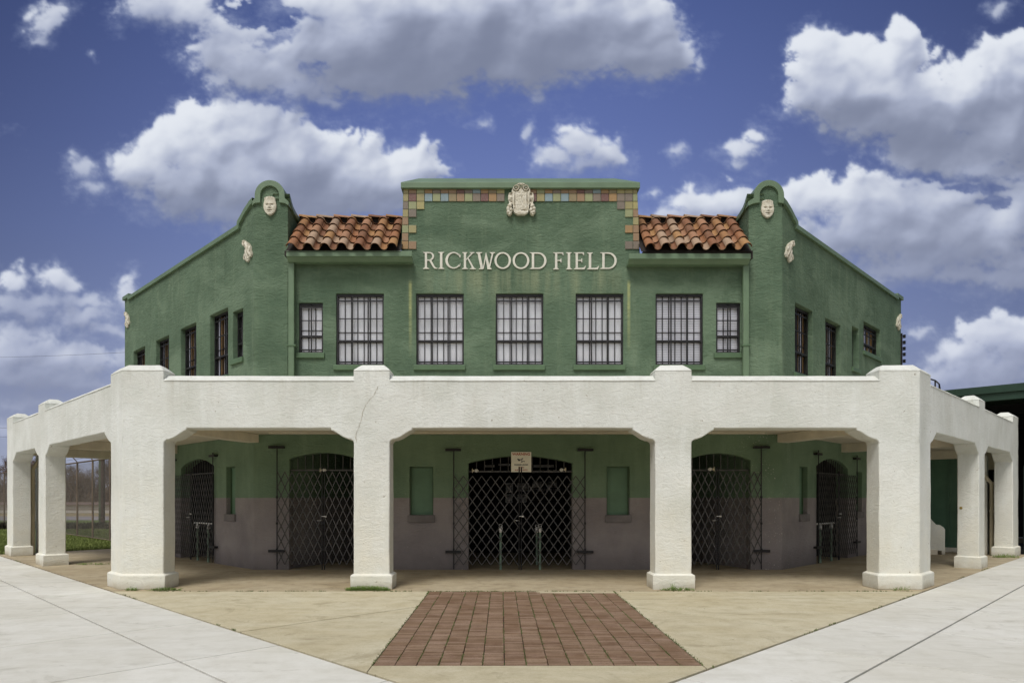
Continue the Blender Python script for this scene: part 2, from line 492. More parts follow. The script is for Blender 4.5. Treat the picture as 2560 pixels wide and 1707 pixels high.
for F, L, bays, piers, nm in ((AF, 14.46, FB, FP, 'front'), (AL, 10.75, LB, LP, 'l'), (AR, 10.46, RB, RP, 'r')):
    o = slab_wall('parapet', F, run_outline(L, bays, piers), [], 0, -T, WH, None, step=.17, amp=.007, bevel=.016, nobev=lambda a, b: (abs(a.z-ZB) < .02 and abs(b.z-ZB) < .02) or (a.z > ZP-.03 and b.z > ZP-.03))
    parented(o, arcade)
    # coping between the piers
    segs = [(piers[i][1], piers[i+1][0]) for i in range(len(piers)-1)]
    for a, b in segs:
        m = MB(); k = max(2, int((b-a)/.25)); prof = [(.014, ZP-.004), (.010, ZP+.012), (-.15, ZP+.115), (-.31, ZP+.115), (-T-.01, ZP-.004)]
        for j in range(k+1):
            u = a+(b-a)*j/k
            for d, z in prof: m.v.append(tuple(wob(F.P(u, d, z), .006)))
        n = len(prof)
        for j in range(k):
            for i in range(n): m.f.append((j*n+i, j*n+(i+1) % n, (j+1)*n+(i+1) % n, (j+1)*n+i))
        m.f += [tuple(range(n)), tuple(k*n+i for i in range(n))]
        parented(m.build('coping', WH, None, smooth=30, bevel=.012), arcade)

def corner_plan(F1, Fd, a, F2, b, mir=1):
    """plan of a corner pillar: F1 = middle run, other run F2"""
    pass
def rect_plan(F, u0, u1, d0=0, d1=-T):
    return [tuple(F.P(u0, d0, 0).xy), tuple(F.P(u1, d0, 0).xy), tuple(F.P(u1, d1, 0).xy), tuple(F.P(u0, d1, 0).xy)]
def mitre(px_, s): return (px_[0]+s*.4142*T, px_[1]+T)
cl = [tuple(AF.P(.75, 0, 0).xy), tuple(AF.P(0, 0, 0).xy), tuple(AL.P(.69, 0, 0).xy), tuple(AL.P(.69, -T, 0).xy), mitre((-6.87, 12.35), 1), tuple(AF.P(.75, -T, 0).xy)]
cr = [tuple(AF.P(13.726, 0, 0).xy), tuple(AF.P(14.46, 0, 0).xy), tuple(AR.P(.75, 0, 0).xy), tuple(AR.P(.75, -T, 0).xy), mitre((7.59, 12.35), -1), tuple(AF.P(13.726, -T, 0).xy)]
plans = [(cl, 'left'), (rect_plan(AF, 4.194, 4.847), ''), (rect_plan(AF, 9.663, 10.322), ''), (cr, ''),
         (rect_plan(AL, 5.99, 6.70), ''), (rect_plan(AL, 9.94, 10.75), ''), (rect_plan(AR, 5.10, 5.73), ''), (rect_plan(AR, 9.60, 10.46), '')]
for pl, _ in plans:
    o = parented(shaft('pillar', pl, 0.0, ZB, WH, None, amp=.007, bevel=.018, nobev=lambda a, b: a.z > ZB-.03 and b.z > ZB-.03), arcade)
    p2 = shaft('plinth', offset_poly(pl, .05), 0.0, .255, WH, None, amp=.005, top=[(.285, .045)]); p2.parent = o; p2.matrix_parent_inverse = o.matrix_world.inverted() if False else Matrix.Identity(4)
    cp = shaft('pillar_cap', offset_poly(pl, .004), 3.95, 3.975, WH, None, amp=.006, top=[(4.04, .07), (4.085, .13)], bevel=.02)
    parented(cp, arcade)

# ceiling slab over the walk, with cream boards below
cpl = [tuple(AL.P(10.70, -T, 0).xy), tuple(AF.P(.2, -T, 0).xy), tuple(AF.P(14.26, -T, 0).xy), tuple(AR.P(10.4, -T, 0).xy),
       tuple(BR.P(9.3, .02, 0).xy), tuple(BR.P(0, .02, 0).xy), tuple(BL.P(0, .02, 0).xy), tuple(BL.P(9.3, .02, 0).xy)]
m = MB(); m.plan(cpl, 3.12, 3.42); parented(m.build('ceiling', CREAM, None), arcade)
m = MB()
for y in (13.3, 14.35, 15.2):      # board joints under the middle run
    m.box(-4.3-(y-13)*.4, 5.0+(y-13)*.4, y, y+.05, 3.095, 3.119)
parented(m.build('ceiling_batten', CREAM, None), arcade)
def beam(p, q, w=.26, z0=2.90, z1=3.119):
    p = Vector(p); q = Vector(q); m = MB(); d = (q-p).normalized(); a = Vector((-d.y, d.x))*w/2
    m.plan([tuple(p-a), tuple(q-a), tuple(q+a), tuple(p+a)], z0, z1)
    return parented(m.build('beam', CREAM, None, bevel=.01), arcade)
beam(mitre((-6.87, 12.35), 1), BL.P(.02, .0, 0).xy, .30, 2.93)
beam(mitre((7.59, 12.35), -1), BR.P(.02, .0, 0).xy, .30, 2.93)
beam(AL.P(6.35, -T, 0).xy, BL.P(4.9, .0, 0).xy, .28)
beam(AR.P(5.4, -T, 0).xy, BR.P(4.0, .0, 0).xy, .28)
beam(AL.P(10.3, -T, 0).xy, BL.P(9.0, .0, 0).xy, .5)
# end pier at the open left end
o = parented(shaft('pillar', rect_plan(AL, 10.2, 10.55, -.66, -1.0), 0, 2.9, WH, None), arcade)
o = parented(shaft('pillar', rect_plan(AR, 9.9, 10.15, -.66, -.92), 0, 2.9, WH, None), arcade)
# crack in the stucco over the first pillar
m = MB(); cp = [(946, 965), (938, 983), (925, 998), (914, 1012), (907, 1030), (903, 1048), (898, 1066), (891, 1080), (888, 1092), (892, 1104)]
pp = [AF.uz(x, y) for x, y in cp]; pp = subdiv(pp, .03, False); rr = random.Random(3)
pp = [(u+rr.uniform(-.008, .008), z+rr.uniform(-.006, .006)) for u, z in pp]
for i in range(len(pp)-1):
    w = .0028*(.6+rr.random())
    a = AF.P(pp[i][0], .0085, pp[i][1]); b = AF.P(pp[i+1][0], .0085, pp[i+1][1]); off = Vector((w, 0, 0))
    m.add([a-off, a+off, b+off, b-off], [(0, 1, 2, 3)])
parented(m.build('crack', M_plain('crack_shadow', lin(168, 158, 138), .95), None), arcade)

# downpipes inside the two ends of the arcade
def pipe(pts, label, r=.058):
    root = empty('downpipe', pts[-1], 0, label, 'drainpipe')
    m = MB(); sp = []
    P_ = [Vector(p) for p in pts]
    for i in range(len(P_)):
        if 0 < i < len(P_)-1:
            a = (P_[i-1]-P_[i]).normalized()*.07; b = (P_[i+1]-P_[i]).normalized()*.07
            for k in range(5):
                t_ = k/4; sp.append(P_[i]+a*(1-t_)**2+b*t_**2)
        else: sp.append(P_[i])
    m.tube(sp, r, 12); parented(m.build('pipe', CREAMP, None, smooth=40), root)
    for z in (1.25, 2.05):
        m = MB(); c = P_[-1]; m.lathe([(r+.012, 0), (r+.012, .07)], (c.x, c.y, z), 14); parented(m.build('pipe_collar', CREAMP, None, smooth=40), root)
    return root
q = AL.P(10.32, -.55, 0)
pipe([(q.x+.13, q.y+.12, 3.05), (q.x+.13, q.y+.12, 2.80), (q.x, q.y, 2.52), (q.x, q.y, 0.01)], 'cream downpipe with an offset bend behind the leftmost pillar')
q = AR.P(9.98, -.555, 0)
pipe([(q.x-.30, q.y+.1, 3.05), (q.x-.26, q.y+.1, 2.55), (q.x-.22, q.y+.06, 2.38), (q.x-.12, q.y, 2.2), (q.x, q.y, 2.08), (q.x, q.y, 0.01)], 'cream downpipe with two elbows behind the rightmost pillar', .05)

# ------------------------------------------------------------------ BUILDING
bld = empty('stadium_entrance_building', (.39, 15.9, 0), 0, 'green stucco ballpark entrance building with curved gables and raised name lettering', 'building')
def B(o): return parented(o, bld)
ZF = 3.3
def arch_hole(u0, u1, z0, zsp, zap, n=14):
    c = (u0+u1)/2; w = (u1-u0)/2; h = zap-zsp; R_ = (w*w+h*h)/(2*h); a0 = math.asin(w/R_)
    return [(u0, z0), (u1, z0)]+[(c+R_*math.sin(a0-2*a0*i/n), zap-R_+R_*math.cos(a0-2*a0*i/n)) for i in range(n+1)]
def rect(u0, u1, z0, z1): return [(u0, z0), (u1, z0), (u1, z1), (u0, z1)]
def prect(F, x0, x1, y0, y1):
    """opening seen at x0..x1, y0..y1 measured on the wall plane (y at the nearer jamb)"""
    u0, u1 = sorted((F.ua(x0), F.ua(x1)));  zs = sorted((F.za(x1 if F is BL else x0, y0), F.za(x1 if F is BL else x0, y1)))
    return u0, u1, zs[0], zs[1]
# lower storey openings
dC = (BF.ua(1171), BF.ua(1431)); dL = (BF.ua(723), BF.ua(893)); dR = (BF.ua(1716), BF.ua(1876.4))
doorsF = [arch_hole(dC[0], dC[1], -.05, 2.463, 2.625), arch_hole(dL[0], dL[1], -.05, 2.555, 2.70), arch_hole(dR[0], dR[1], -.05, 2.52, 2.69)]
nF = [(BF.ua(1024), BF.ua(1083), 1.262, 2.38), (BF.ua(1517), BF.ua(1574), 1.262, 2.385)]
base = [(0, 0)]
def wall_with_doors(F, L, doors, rects, ztop, uside=(0, None)):
    """doors reach the floor: cut them into the outline instead of holes"""
    out = [(0, -.02)]
    for d in sorted(doors, key=lambda h: h[0][0]):
        u0, u1 = d[0][0], d[1][0]; arc = d[2:]
        out += [(u0, -.02)]+[p for p in arc[::-1]]+[(u1, -.02)]
    out += [(L, -.02), (L, ztop), (0, ztop)]
    return out, [rect(*r) for r in rects]
out, hl = wall_with_doors(BF, 12.2, doorsF, nF, ZF)
B(slab_wall('wall', BF, out, hl, 0, -.32, GL, None, step=.2, amp=.006))
dBL = (BL.ua(534.4), BL.ua(451.3)); dBR = (BR.ua(2041.6), BR.ua(2120))
nL = (BL.ua(588), BL.ua(565), 1.26, 2.42)
nR = (BR.ua(1999), BR.ua(2019.6), 1.26, 2.42); nR2 = (BR.ua(2140.8), BR.ua(2155.5), 1.26, 2.40)
out, hl = wall_with_doors(BL, LBL, [arch_hole(dBL[0], dBL[1], -.05, 2.47, 2.69)], [nL, (dBL[1]+.75, dBL[1]+1.2, 1.26, 2.4)], ZF)
B(slab_wall('wall', BL, out, hl, 0, -.32, GL, None, step=.2, amp=.006))
out, hl = wall_with_doors(BR, LBR, [arch_hole(dBR[0], dBR[1], -.05, 2.47, 2.69)], [nR, nR2], ZF)
B(slab_wall('wall', BR, out, hl, 0, -.32, GL, None, step=.2, amp=.006))
# blind ticket windows: recessed green board + sill
def niche(F, r):
    u0, u1, z0, z1 = r
    m = MB(); m.box(u0-.03, u1+.03, -.20, -.14, z0-.03, z1+.03, F.P)
    w = B(m.build('ticket_window', PANELG, None))
    m = MB(); m.box(u0-.04, u1+.04, -.139, .045, z0-.17, z0+.002, F.P)
    s_ = m.build('sill', SANDST, None, bevel=.012); s_.parent = w
    m = MB(); m.box(u0+.005, u0+.03, -.139, -.11, z0, z1, F.P); m.box(u1-.03, u1-.005, -.139, -.11, z0, z1, F.P); m.box(u0+.03, u1-.03, -.139, -.11, z1-.03, z1-.004, F.P)
    s_ = m.build('frame', TRIMD, None); s_.parent = w
for F, r in ((BF, nF[0]), (BF, nF[1]), (BL, nL), (BL, (dBL[1]+.75, dBL[1]+1.2, 1.26, 2.4)), (BR, nR), (BR, nR2)): niche(F, r)

# upper storey --------------------------------------------------------
uG0, uG1 = BF.ua(720), BF.ua(1872)           # between the two corner heads
ZE = 7.22; ZT = 8.83
c0b, c1b, c0t, c1t = BF.ua(1002), BF.ua(1601), BF.ua(1007.5), BF.ua(1594.5)
W1 = 1.10; WZ0, WZ1 = 4.735, 6.385
wide = [(BF.ua(x)-.55) for x in (898.5, 1099.5, 1299, 1500, 1700)]
smallF = [(BF.ua(775.5)-.28), (BF.ua(1823)-.28)]
holes = [rect(u, u+W1, WZ0, WZ1) for u in wide]+[rect(u, u+.56, 5.015, 6.17) for u in smallF]
out = [(uG0, ZF), (uG1, ZF), (uG1, ZE+.1), (c1b, ZE+.1), (c1t, ZT), (c0t, ZT), (c0b, ZE+.1), (uG0, ZE+.1)]
B(slab_wall('wall', BF, out, holes, -.05, -.32, GU, None, step=.18, amp=.007))
# body of the raised centre behind its face
m = MB(); m.box(c0b+.03, c1b-.03, -1.7, -.31, ZE, ZT-.01, BF.P); B(m.build('parapet_return', GU, None))
# corner heads with semicircular tops
HC = BF.ua(676); HCR = BF.ua(1920.5); HR = .335; HZc = 8.62
def head(uc, u0, u1):
    arc = [(uc+HR*math.cos(a), HZc+HR*math.sin(a)) for a in [PI*i/16 for i in range(17)]]
    out = [(u0, ZF), (u1, ZF), (u1, 8.44)]+[(uc+HR, 8.50)]+arc+[(uc-HR, 8.50), (u0, 8.44)]
    B(slab_wall('wall', BF, out, [], 0, -.45, GU, None, step=.16, amp=.006))
    # projecting band round the arch
    ri = .215
    a_ = [PI*i/18 for i in range(19)]
    outer = [(uc+(HR+.012)*math.cos(a), HZc+(HR+.012)*math.sin(a)) for a in a_]
    inner = [(uc+ri*math.cos(a), HZc+ri*math.sin(a)) for a in a_]
    ring = [(u1+.03, 8.47), (uc+HR+.012, 8.545)]+outer+[(uc-HR-.012, 8.545), (u0-.03, 8.47), (u0-.03, 8.37), (uc-ri, 8.44)]+inner[::-1]+[(uc+ri, 8.44), (u1+.03, 8.37)]
    m = MB()
    # triangulate band as strip of quads
    k = len(a_)
    vs = []; fs = []
    def quad(p): 
        m.poly(p, BF.P, .055, -.48)
    for i in range(k-1): 
        b = len(m.v); n4 = [inner[i], outer[i], outer[i+1], inner[i+1]]
        m.v += [tuple(BF.P(u, .055, z)) for u, z in n4]+[tuple(BF.P(u, -.50, z)) for u, z in n4]
        m.f += [(b, b+1, b+2, b+3), (b+1, b+5, b+6, b+2), (b, b+3, b+7, b+4)]
    for s_ in (1, -1):
        e = uc+s_*HR+s_*.012; i_ = uc+s_*ri; far = u1+.03 if s_ > 0 else u0-.03
        pts = [(i_, HZc), (i_, 8.45), (e if s_ > 0 else e, 8.43), (far, 8.375), (far, 8.475), (e, 8.55), (e, HZc)]
        b = len(m.v); n_ = len(pts)
        m.v += [tuple(BF.P(u, .055, z)) for u, z in pts]+[tuple(BF.P(u, -.50, z)) for u, z in pts]
        m.f += [tuple(b+i for i in range(n_))]+[(b+i, b+(i+1) % n_, b+n_+(i+1) % n_, b+n_+i) for i in range(n_-1)]
    B(m.build('arched_cap', TRIM, None, smooth=40, bevel=.008))
head(HC, 0, uG0); head(HCR, uG1, 12.2)
# return walls beside the tiled roofs, with their caps
for xs_, s_ in ((BF.P(uG0, 0, 0).x, -1), (BF.P(uG1, 0, 0).x, 1)):
    FR = Fr((xs_, 15.73), (0, 1), (-s_, 0))
    prof = [(.0, 8.50), (.10, 8.46), (.25, 8.42), (.5, 8.40), (.9, 8.385), (1.5, 8.36)]
    out = [(.40, 6.9), (1.5, 6.9)]+[p for p in prof[::-1] if p[0] >= .40]+[(.40, 8.40)]
    B(slab_wall('gable_return', FR, [(.02, 6.9), (1.5, 6.9)]+[(max(.02, a), b-.09) for a, b in prof[::-1]], [], -.002, -.30, GU, None, step=.2, amp=.004))
    m = MB(); top = [(-.03, 8.66), (.06, 8.60), (.14, 8.53), (.25, 8.475), (.5, 8.43), (.9, 8.41), (1.5, 8.39)]
    pts = top+[(a, b-.11) for a, b in top[::-1]]
    b = len(m.v)
    n_ = len(top)
    for i in range(n_-1):
        qd = [top[i], top[i+1], (top[i+1][0], top[i+1][1]-.11), (top[i][0], top[i][1]-.11)]
        b = len(m.v); m.v += [tuple(FR.P(u, .05, z)) for u, z in qd]+[tuple(FR.P(u, -.34, z)) for u, z in qd]
        m.f += [(b, b+1, b+2, b+3), (b, b+4, b+5, b+1), (b+2, b+6, b+7, b+3), (b+4, b+7, b+6, b+5)]
    B(m.build('gable_cap', TRIM, None, smooth=40))
    # flashing up the rake of the tiles
    m = MB(); m.add([FR.P(-.12, .012, 7.22), FR.P(.02, .012, 7.62), FR.P(.98, .012, 8.36), FR.P(1.05, .012, 8.30), FR.P(-.1, .012, 7.14)], [(0, 1, 2, 3, 4)])
    B(m.build('flashing', TRIM, None, recalc=False))

m = MB(); m.box(.4, 11.8, -.75, -.7, 3.4, 7.1, BF.P); B(m.build('dark_backing', DARK, None))  # unseen dark sheet added so no sky shows through gaps beside the windows
# wing walls (upper) --------------------------------------------------
def wing(F, L, holes, flip):
    prof = [(0, 8.46), (.14, 8.44), (.41, 8.34), (.60, 8.24), (.76, 8.16), (.78, 8.06), (L-.55, 8.06), (L-.55, 8.14), (L, 8.14)]
    out = [(0, ZF), (L, ZF)]+prof[::-1]
    B(slab_wall('wall', F, out, holes, 0, -.30, GU, None, step=.2, amp=.008))
    top = [(-.03, 8.56), (.14, 8.53), (.41, 8.43), (.60, 8.33), (.78, 8.245), (.80, 8.16), (L-.57, 8.16), (L-.57, 8.25), (L+.05, 8.25)]
    th = .115; m = MB()
    low = [(-.03, 8.44), (.10, 8.42), (.37, 8.32), (.56, 8.22), (.68, 8.16), (.70, 8.055), (L-.47, 8.055), (L-.47, 8.14), (L+.05, 8.14)]
    for i in range(len(top)-1):
        qd = [top[i], top[i+1], low[i+1], low[i]]
        b = len(m.v); m.v += [tuple(F.P(u, .06, z)) for u, z in qd]+[tuple(F.P(u, -.34, z)) for u, z in qd]
        m.f += [(b, b+1, b+2, b+3), (b, b+4, b+5, b+1), (b+2, b+6, b+7, b+3), (b+4, b+7, b+6, b+5)]
        if i == len(top)-2: m.f.append((b+1, b+5, b+6, b+2))
    B(m.build('parapet_cap', TRIM, None))
    # far end return
    m = MB(); m.box(L-.32, L-.0, -4.5, -.301, 0.0, 8.1, F.P); B(m.build('end_wall', GU, None))
    m = MB(); m.box(L-.36, L+.05, -4.5, -.345, 8.1, 8.22, F.P); B(m.build('parapet_cap', TRIM, None))
wl = []
for x in (546.5, 470.7, 405.4, 347.5): wl.append(BL.ua(x)-.55)
smL = BL.ua(594.2)-.28
holesL = [rect(u, u+W1, WZ0-.05, WZ1-.05) for u in wl]+[rect(smL, smL+.56, 5.0, 6.16)]
wing(BL, LBL, holesL, True)
wr = [BR.ua(2010.5)-.55, BR.ua(2083)-.55]; smR = BR.ua(2139)-.28; hiR = BR.ua(2180.5)-.775
holesR = [rect(u, u+W1, WZ0-.09, WZ1-.07) for u in wr]+[rect(smR, smR+.56, 5.32, 6.47), rect(hiR, hiR+1.55, 5.93, 6.78)]
wing(BR, LBR, holesR, False)
# flat roof behind the parapets
m = MB(); m.plan([tuple(BL.P(9.2, -.25, 0).xy), tuple(BL.P(.2, -.3, 0).xy), (-5.3, 16.9), (6.1, 16.9), tuple(BR.P(.2, -.3, 0).xy), tuple(BR.P(9.1, -.25, 0).xy), (9, 26), (-8, 26)], 7.4, 7.6)
B(m.build('roof_deck', M_plain('roof_felt', (.12, .12, .12), .9), None))

# cap of the raised centre: fascia and sloping metal top
m = MB(); z0, z1 = 8.787, 8.918
a, b = BF.ua(1006)-.03, BF.ua(1597)+.02
m.add([BF.P(a, .05, z0), BF.P(b, .05, z0), BF.P(b, .05, z1), BF.P(a, .05, z1), BF.P(a+.36, -.38, 9.205), BF.P(b-.50, -.38, 9.205), BF.P(a, -1.7, z0), BF.P(b, -1.7, z0), BF.P(a, -1.7, z1), BF.P(b, -1.7, z1), BF.P(a+.36, -1.2, 9.205), BF.P(b-.5, -1.2, 9.205)],
      [(0, 1, 2, 3), (3, 2, 5, 4), (0, 3, 8, 6), (1, 7, 9, 2), (4, 5, 11, 10), (3, 4, 10, 8), (2, 9, 11, 5), (0, 6, 7, 1), (8, 10, 11, 9)])
B(m.build('parapet_cap', TRIM, None, bevel=.008))

# glazed tile border: a part of the building, tiles are its pattern
TILC = [lin(*c) for c in ((158, 150, 104), (160, 128, 84), (128, 116, 102), (112, 78, 72), (148, 154, 112), (166, 158, 104), (132, 154, 160), (142, 138, 102), (150, 122, 92), (122, 112, 100), (154, 146, 100), (140, 126, 92))]
m = MB(); pit = 20.2*.009237
mL, mR = MB(), MB()
def tile(u0, u1, z0, z1):
    g = .006; (mL if u0+u1 < 2*midu else mR).box(u0+g, u1-g, -.06, -.026, z0+g, z1-g, BF.P)
yA = 155/3.015+420; zr = [BF.za(1200, 420+v/3.015) for v in (155, 188, 248.5)]
# pixel rows of the drawing turned into heights
hA0, hA1, hB1 = zr[0], zr[1], zr[2]
def edgeL(z): return c0b+(c0t-c0b)*(z-ZE)/(ZT-ZE)
def edgeR(z): return c1b+(c1t-c1b)*(z-ZE)/(ZT-ZE)
uL = BF.ua(700+967/3.015); n_t = 28
uRr = BF.ua(1280+853/3.015)
npt = round((uRr-uL)/pit); pp_ = (uRr-uL)/npt
midu = (uL+uRr)/2
for i in range(npt):
    u = uL+i*pp_
    if abs(u+pp_/2-midu) < .26: continue
    tile(u, u+pp_, hB1, hA1-.0)
    tile(u+(.5*pp_ if False else 0), u+pp_, hA1, hA0)
for zz0, zz1 in ((hA1, hA0), (hB1, hA1)):
    tile(edgeL(zz0)+.008, uL, zz0, zz1); tile(uRr, uRr+pp_, zz0, zz1); tile(uRr+pp_, edgeR(zz0)-.008, zz0, zz1)
rowz = [BF.za(1200, 420+v/3.015) for v in (249, 308, 367, 426, 486, 547, 609)]
pat = [(1, 1), (1, 0), (0, 0), (1, 0), (0, 0), (1, 0)]
for i, (p1, p2) in enumerate(pat):
    zt, zb = rowz[i], rowz[i+1]
    tile(edgeL(zb)+.006, uL, zb, zt); tile(uRr+pp_, edgeR(zb)-.006, zb, zt)
    if p1: tile(uL, uL+pp_, zb, zt); tile(uRr, uRr+pp_, zb, zt)
    if p2: tile(uL+pp_, uL+2*pp_, zb, zt); tile(uRr-pp_, uRr, zb, zt)
GT = M_island('glazed_tiles', TILC, .35, .25, 30, .4, (.12, .1, .07)); B(mL.build('tile_border', GT, None, bevel=.003)); B(mR.build('tile_border', GT, None, bevel=.003))

# gutters and downpipes
for x0, x1, y0, y1, hang in ((714, 1029, 625.6, 649, 727.4), (1573.5, 1878.7, 632, 651, 1865.7)):
    d = .34; u0, u1 = BF.ua(x0, d), BF.ua(x1, d); z1 = BF.za(900, y0, d); z0 = z1-.205
    m = MB(); prof = [(.0, z0+.01), (.20, z0), (.30, z0+.07), (.34, z0+.085), (.34, z1), (.30, z1), (.30, z0+.11), (.0, z0+.05)]
    n_ = len(prof); bse = len(m.v)
    for u in (u0, u1): m.v += [tuple(BF.P(u, dd-.04, z)) for dd, z in prof]
    m.f += [tuple(range(n_)), tuple(range(2*n_-1, n_-1, -1))]+[(i, n_+i, n_+(i+1) % n_, (i+1) % n_) for i in range(n_)]
    B(m.build('gutter', TRIM, None, bevel=.004))
    uc = BF.ua(hang, .12)
    m = MB(); m.box(uc-.066, uc+.066, .02, .12, ZF+.13, z0+.02, BF.P)
    m.box(uc-.03, uc+.03, .025, .10, z0-.02, z0+.04, BF.P)
    dp = B(m.build('downpipe', TRIM, None, bevel=.01))
    m = MB(); zc = BF.za(727, 866); m.box(uc-.10, uc+.11, .005, .135, zc-.018, zc+.018, BF.P); s_ = m.build('strap', TRIMD, None, bevel=.004); s_.parent = dp
    # soffit shadow board under the tiles
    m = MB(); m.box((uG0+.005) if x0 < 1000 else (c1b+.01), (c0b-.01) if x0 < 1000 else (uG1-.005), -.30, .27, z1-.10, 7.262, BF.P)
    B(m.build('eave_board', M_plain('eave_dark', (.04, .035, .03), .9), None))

# clay tile roofs
CLAY = M_island('clay_roof_tiles', [lin(146, 98, 64), lin(158, 116, 86), lin(130, 86, 58), lin(166, 140, 116), lin(150, 108, 68), lin(162, 122, 78), lin(120, 80, 54), lin(150, 126, 104)], .75, .5, 24, .25, (.10, .07, .05))
def tile_roof(x0, x1, ncol, name):
    """x0..x1 world; slope from the eave up and back"""
    E = Vector((0, 15.42, 7.225)); R_ = Vector((0, 16.62, 8.36)); sl = (R_-E); Ls = sl.length; sd = sl.normalized(); nrm = Vector((0, -sd.z, sd.y))
    m = MB(); rr = random.Random(11 if x0 < 0 else 12); pc = (x1-x0)/ncol; expo = Ls/4.45
    def shell(xc, s, r0, r1, Lt, h0, up, tw):
        n = 9; th = .011; base = len(m.v)
        for (ss, r, hh) in ((0, r0, h0+.028), (Lt, r1, h0)):
            for rad in (r, r-th):
                for k in range(n):
                    a = PI*k/(n-1)
                    lx = rad*math.cos(a); lh = rad*math.sin(a)*.86
                    if not up: lh = -lh
                    p = E+sd*(s+ss)+nrm*(hh+lh)+Vector((xc+lx+tw*ss, 0, 0)); m.v.append(tuple(p))
        for k in range(n-1):
            m.f.append((base+k, base+k+1, base+2*n+k+1, base+2*n+k))
            m.f.append((base+n+k, base+3*n+k, base+3*n+k+1, base+n+k+1))
            m.f.append((base+k, base+n+k, base+n+k+1, base+k+1))
            m.f.append((base+2*n+k, base+2*n+k+1, base+3*n+k+1, base+3*n+k))
        m.f += [(base, base+2*n, base+3*n, base+n), (base+n-1, base+2*n-1, base+4*n-1, base+3*n-1)]
    pc = (x1-x0-.24)/(ncol-1)
    for c in range(ncol+1):
        xp = x0+.12+(c-.5)*pc
        for j in range(5):
            s = j*expo-.03+rr.uniform(-.012, .012)+.10
            if x0+.08 < xp < x1-.08: shell(xp, s-.06, .085, .105, expo*1.25 if j < 4 else expo*.55, .085, False, rr.uniform(-.01, .01))
    for c in range(ncol):
        xc = x0+.12+c*pc
        for j in range(5):
            s = j*expo-.03+rr.uniform(-.015, .015)
            shell(xc+rr.uniform(-.006, .006), s, .112, .092, expo*1.25 if j < 4 else expo*.52, .085+.012, True, rr.uniform(-.015, .015))
    # ridge course laid along the top
    k = 6
    for i in range(k):
        a = x0+(x1-x0)*i/k-.02; b_ = x0+(x1-x0)*(i+1)/k+.05; base = len(m.v); n = 8
        for xx, r, dz in ((a, .085, .02), (b_, .075, -.028)):
            for kk in range(n):
                t_ = PI*kk/(n-1); m.v.append((xx, 16.50-.6*r*2.2*math.cos(t_)*1.0, 8.415+dz+r*math.sin(t_)*.9))
        for kk in range(n-1): m.f.append((base+kk, base+kk+1, base+n+kk+1, base+n+kk))
        m.f += [tuple(range(base, base+n)), tuple(range(base+n, base+2*n))]
    o = B(m.build(name, CLAY, None, smooth=50))
    m = MB(); q0 = E+nrm*.0; q1 = R_
    ea, eb = (x0-.04, x1+.06) if x0 < 0 else (x0-.06, x1+.04); m.add([(ea, q0.y, q0.z), (eb, q0.y, q0.z), (eb, q1.y+.1, q1.z+.02), (ea, q1.y+.1, q1.z+.02)], [(0, 1, 2, 3)])
    m.box(ea, eb, 16.50, 16.60, 8.15, 8.455)
    B(m.build('roof_deck', M_plain('roof_underlay', (.03, .025, .022), .95), None))
tile_roof(BF.P(uG0, 0, 0).x+.07, BF.P(c0b, 0, 0).x-.02, 7, 'clay_tiles')
tile_roof(BF.P(c1b, 0, 0).x+.02, BF.P(uG1, 0, 0).x-.07, 7, 'clay_tiles')

# ------------------------------------------------------------------ windows
def win_proto(w, h, small=False, blind=BLIND, nm='window', closed=False, high=False, dep=.09):
    """local: x along the wall, y into the wall, z up from the opening's lower corner"""
    Tl = lambda x, y, z: Vector((x, y, z))
    m = MB(); yf = dep; fr = .035
    m.box(0.004, fr, yf, yf+.06, 0.004, h-.004); m.box(w-fr, w-.004, yf, yf+.06, .004, h-.004)
    m.box(fr, w-fr, yf, yf+.06, .004, fr); m.box(fr, w-fr, yf, yf+.06, h-fr*1.3, h-.004)
    if not closed: m.box(fr, w-fr, yf-.01, yf+.05, h*.34-.022, h*.34+.022)
    root = m.build(nm, BLACK)
    if closed:
        m = MB(); m.box(.01, w-.01, yf+.02, yf+.05, .01, h-.01); m.build('shutter_panel', PANELG, root)
    else:
        m = MB()   # muntins behind
        if not high:
            k = 2 if small else 6
            for i in range(1, k+1):
                x = fr+(w-2*fr)*i/(k+1); m.box(x-.0085, x+.0085, yf+.02, yf+.045, fr, h-fr)
            m.box(fr, w-fr, yf+.02, yf+.043, h*.47-.006, h*.47+.006)
        m.build('muntins', BLACK, root)
        m = MB(); m.add([(fr*.6, yf+.0465, .01), (w-fr*.6, yf+.0465, .01), (w-fr*.6, yf+.0465, h-.01), (fr*.6, yf+.0465, h-.01)], [(0, 1, 2, 3)]); m.build('pane', GLASS, root, recalc=False)
        m = MB(); m.box(.006, w-.006, yf+.0505, yf+.062, .006, h-.006); m.build('blind', blind, root)
    if not closed:
        m = MB(); yb = dep-.05; cols = [.5] if small else [1/3, 2/3]
        if high: cols = [.2, .4, .6, .8]
        nb = 4 if small else 9
        for c in cols: m.box(w*c-.014, w*c+.014, yb, yb+.022, .02, h-.02)
        for z, th in ((h-.16 if not small else h-.09, .017), (.075, .016), (h*.655, .010), (h*.34, .020)): m.box(.01, w-.01, yb+.001, yb+.021, z-th, z+th)
        m.box(.006, .036, yb, yb+.03, .01, h-.01); m.box(w-.036, w-.006, yb, yb+.03, .01, h-.01); m.box(.036, w-.036, yb, yb+.03, h-.055, h-.01); m.box(.036, w-.036, yb, yb+.03, .01, .034)
        m.build('security_bars', BLACK, root)
    m = MB(); m.box(-.06, w+.04, -.05, dep-.002, -.125, -.004); m.build('sill', TRIMD, root, bevel=.01)
    return root
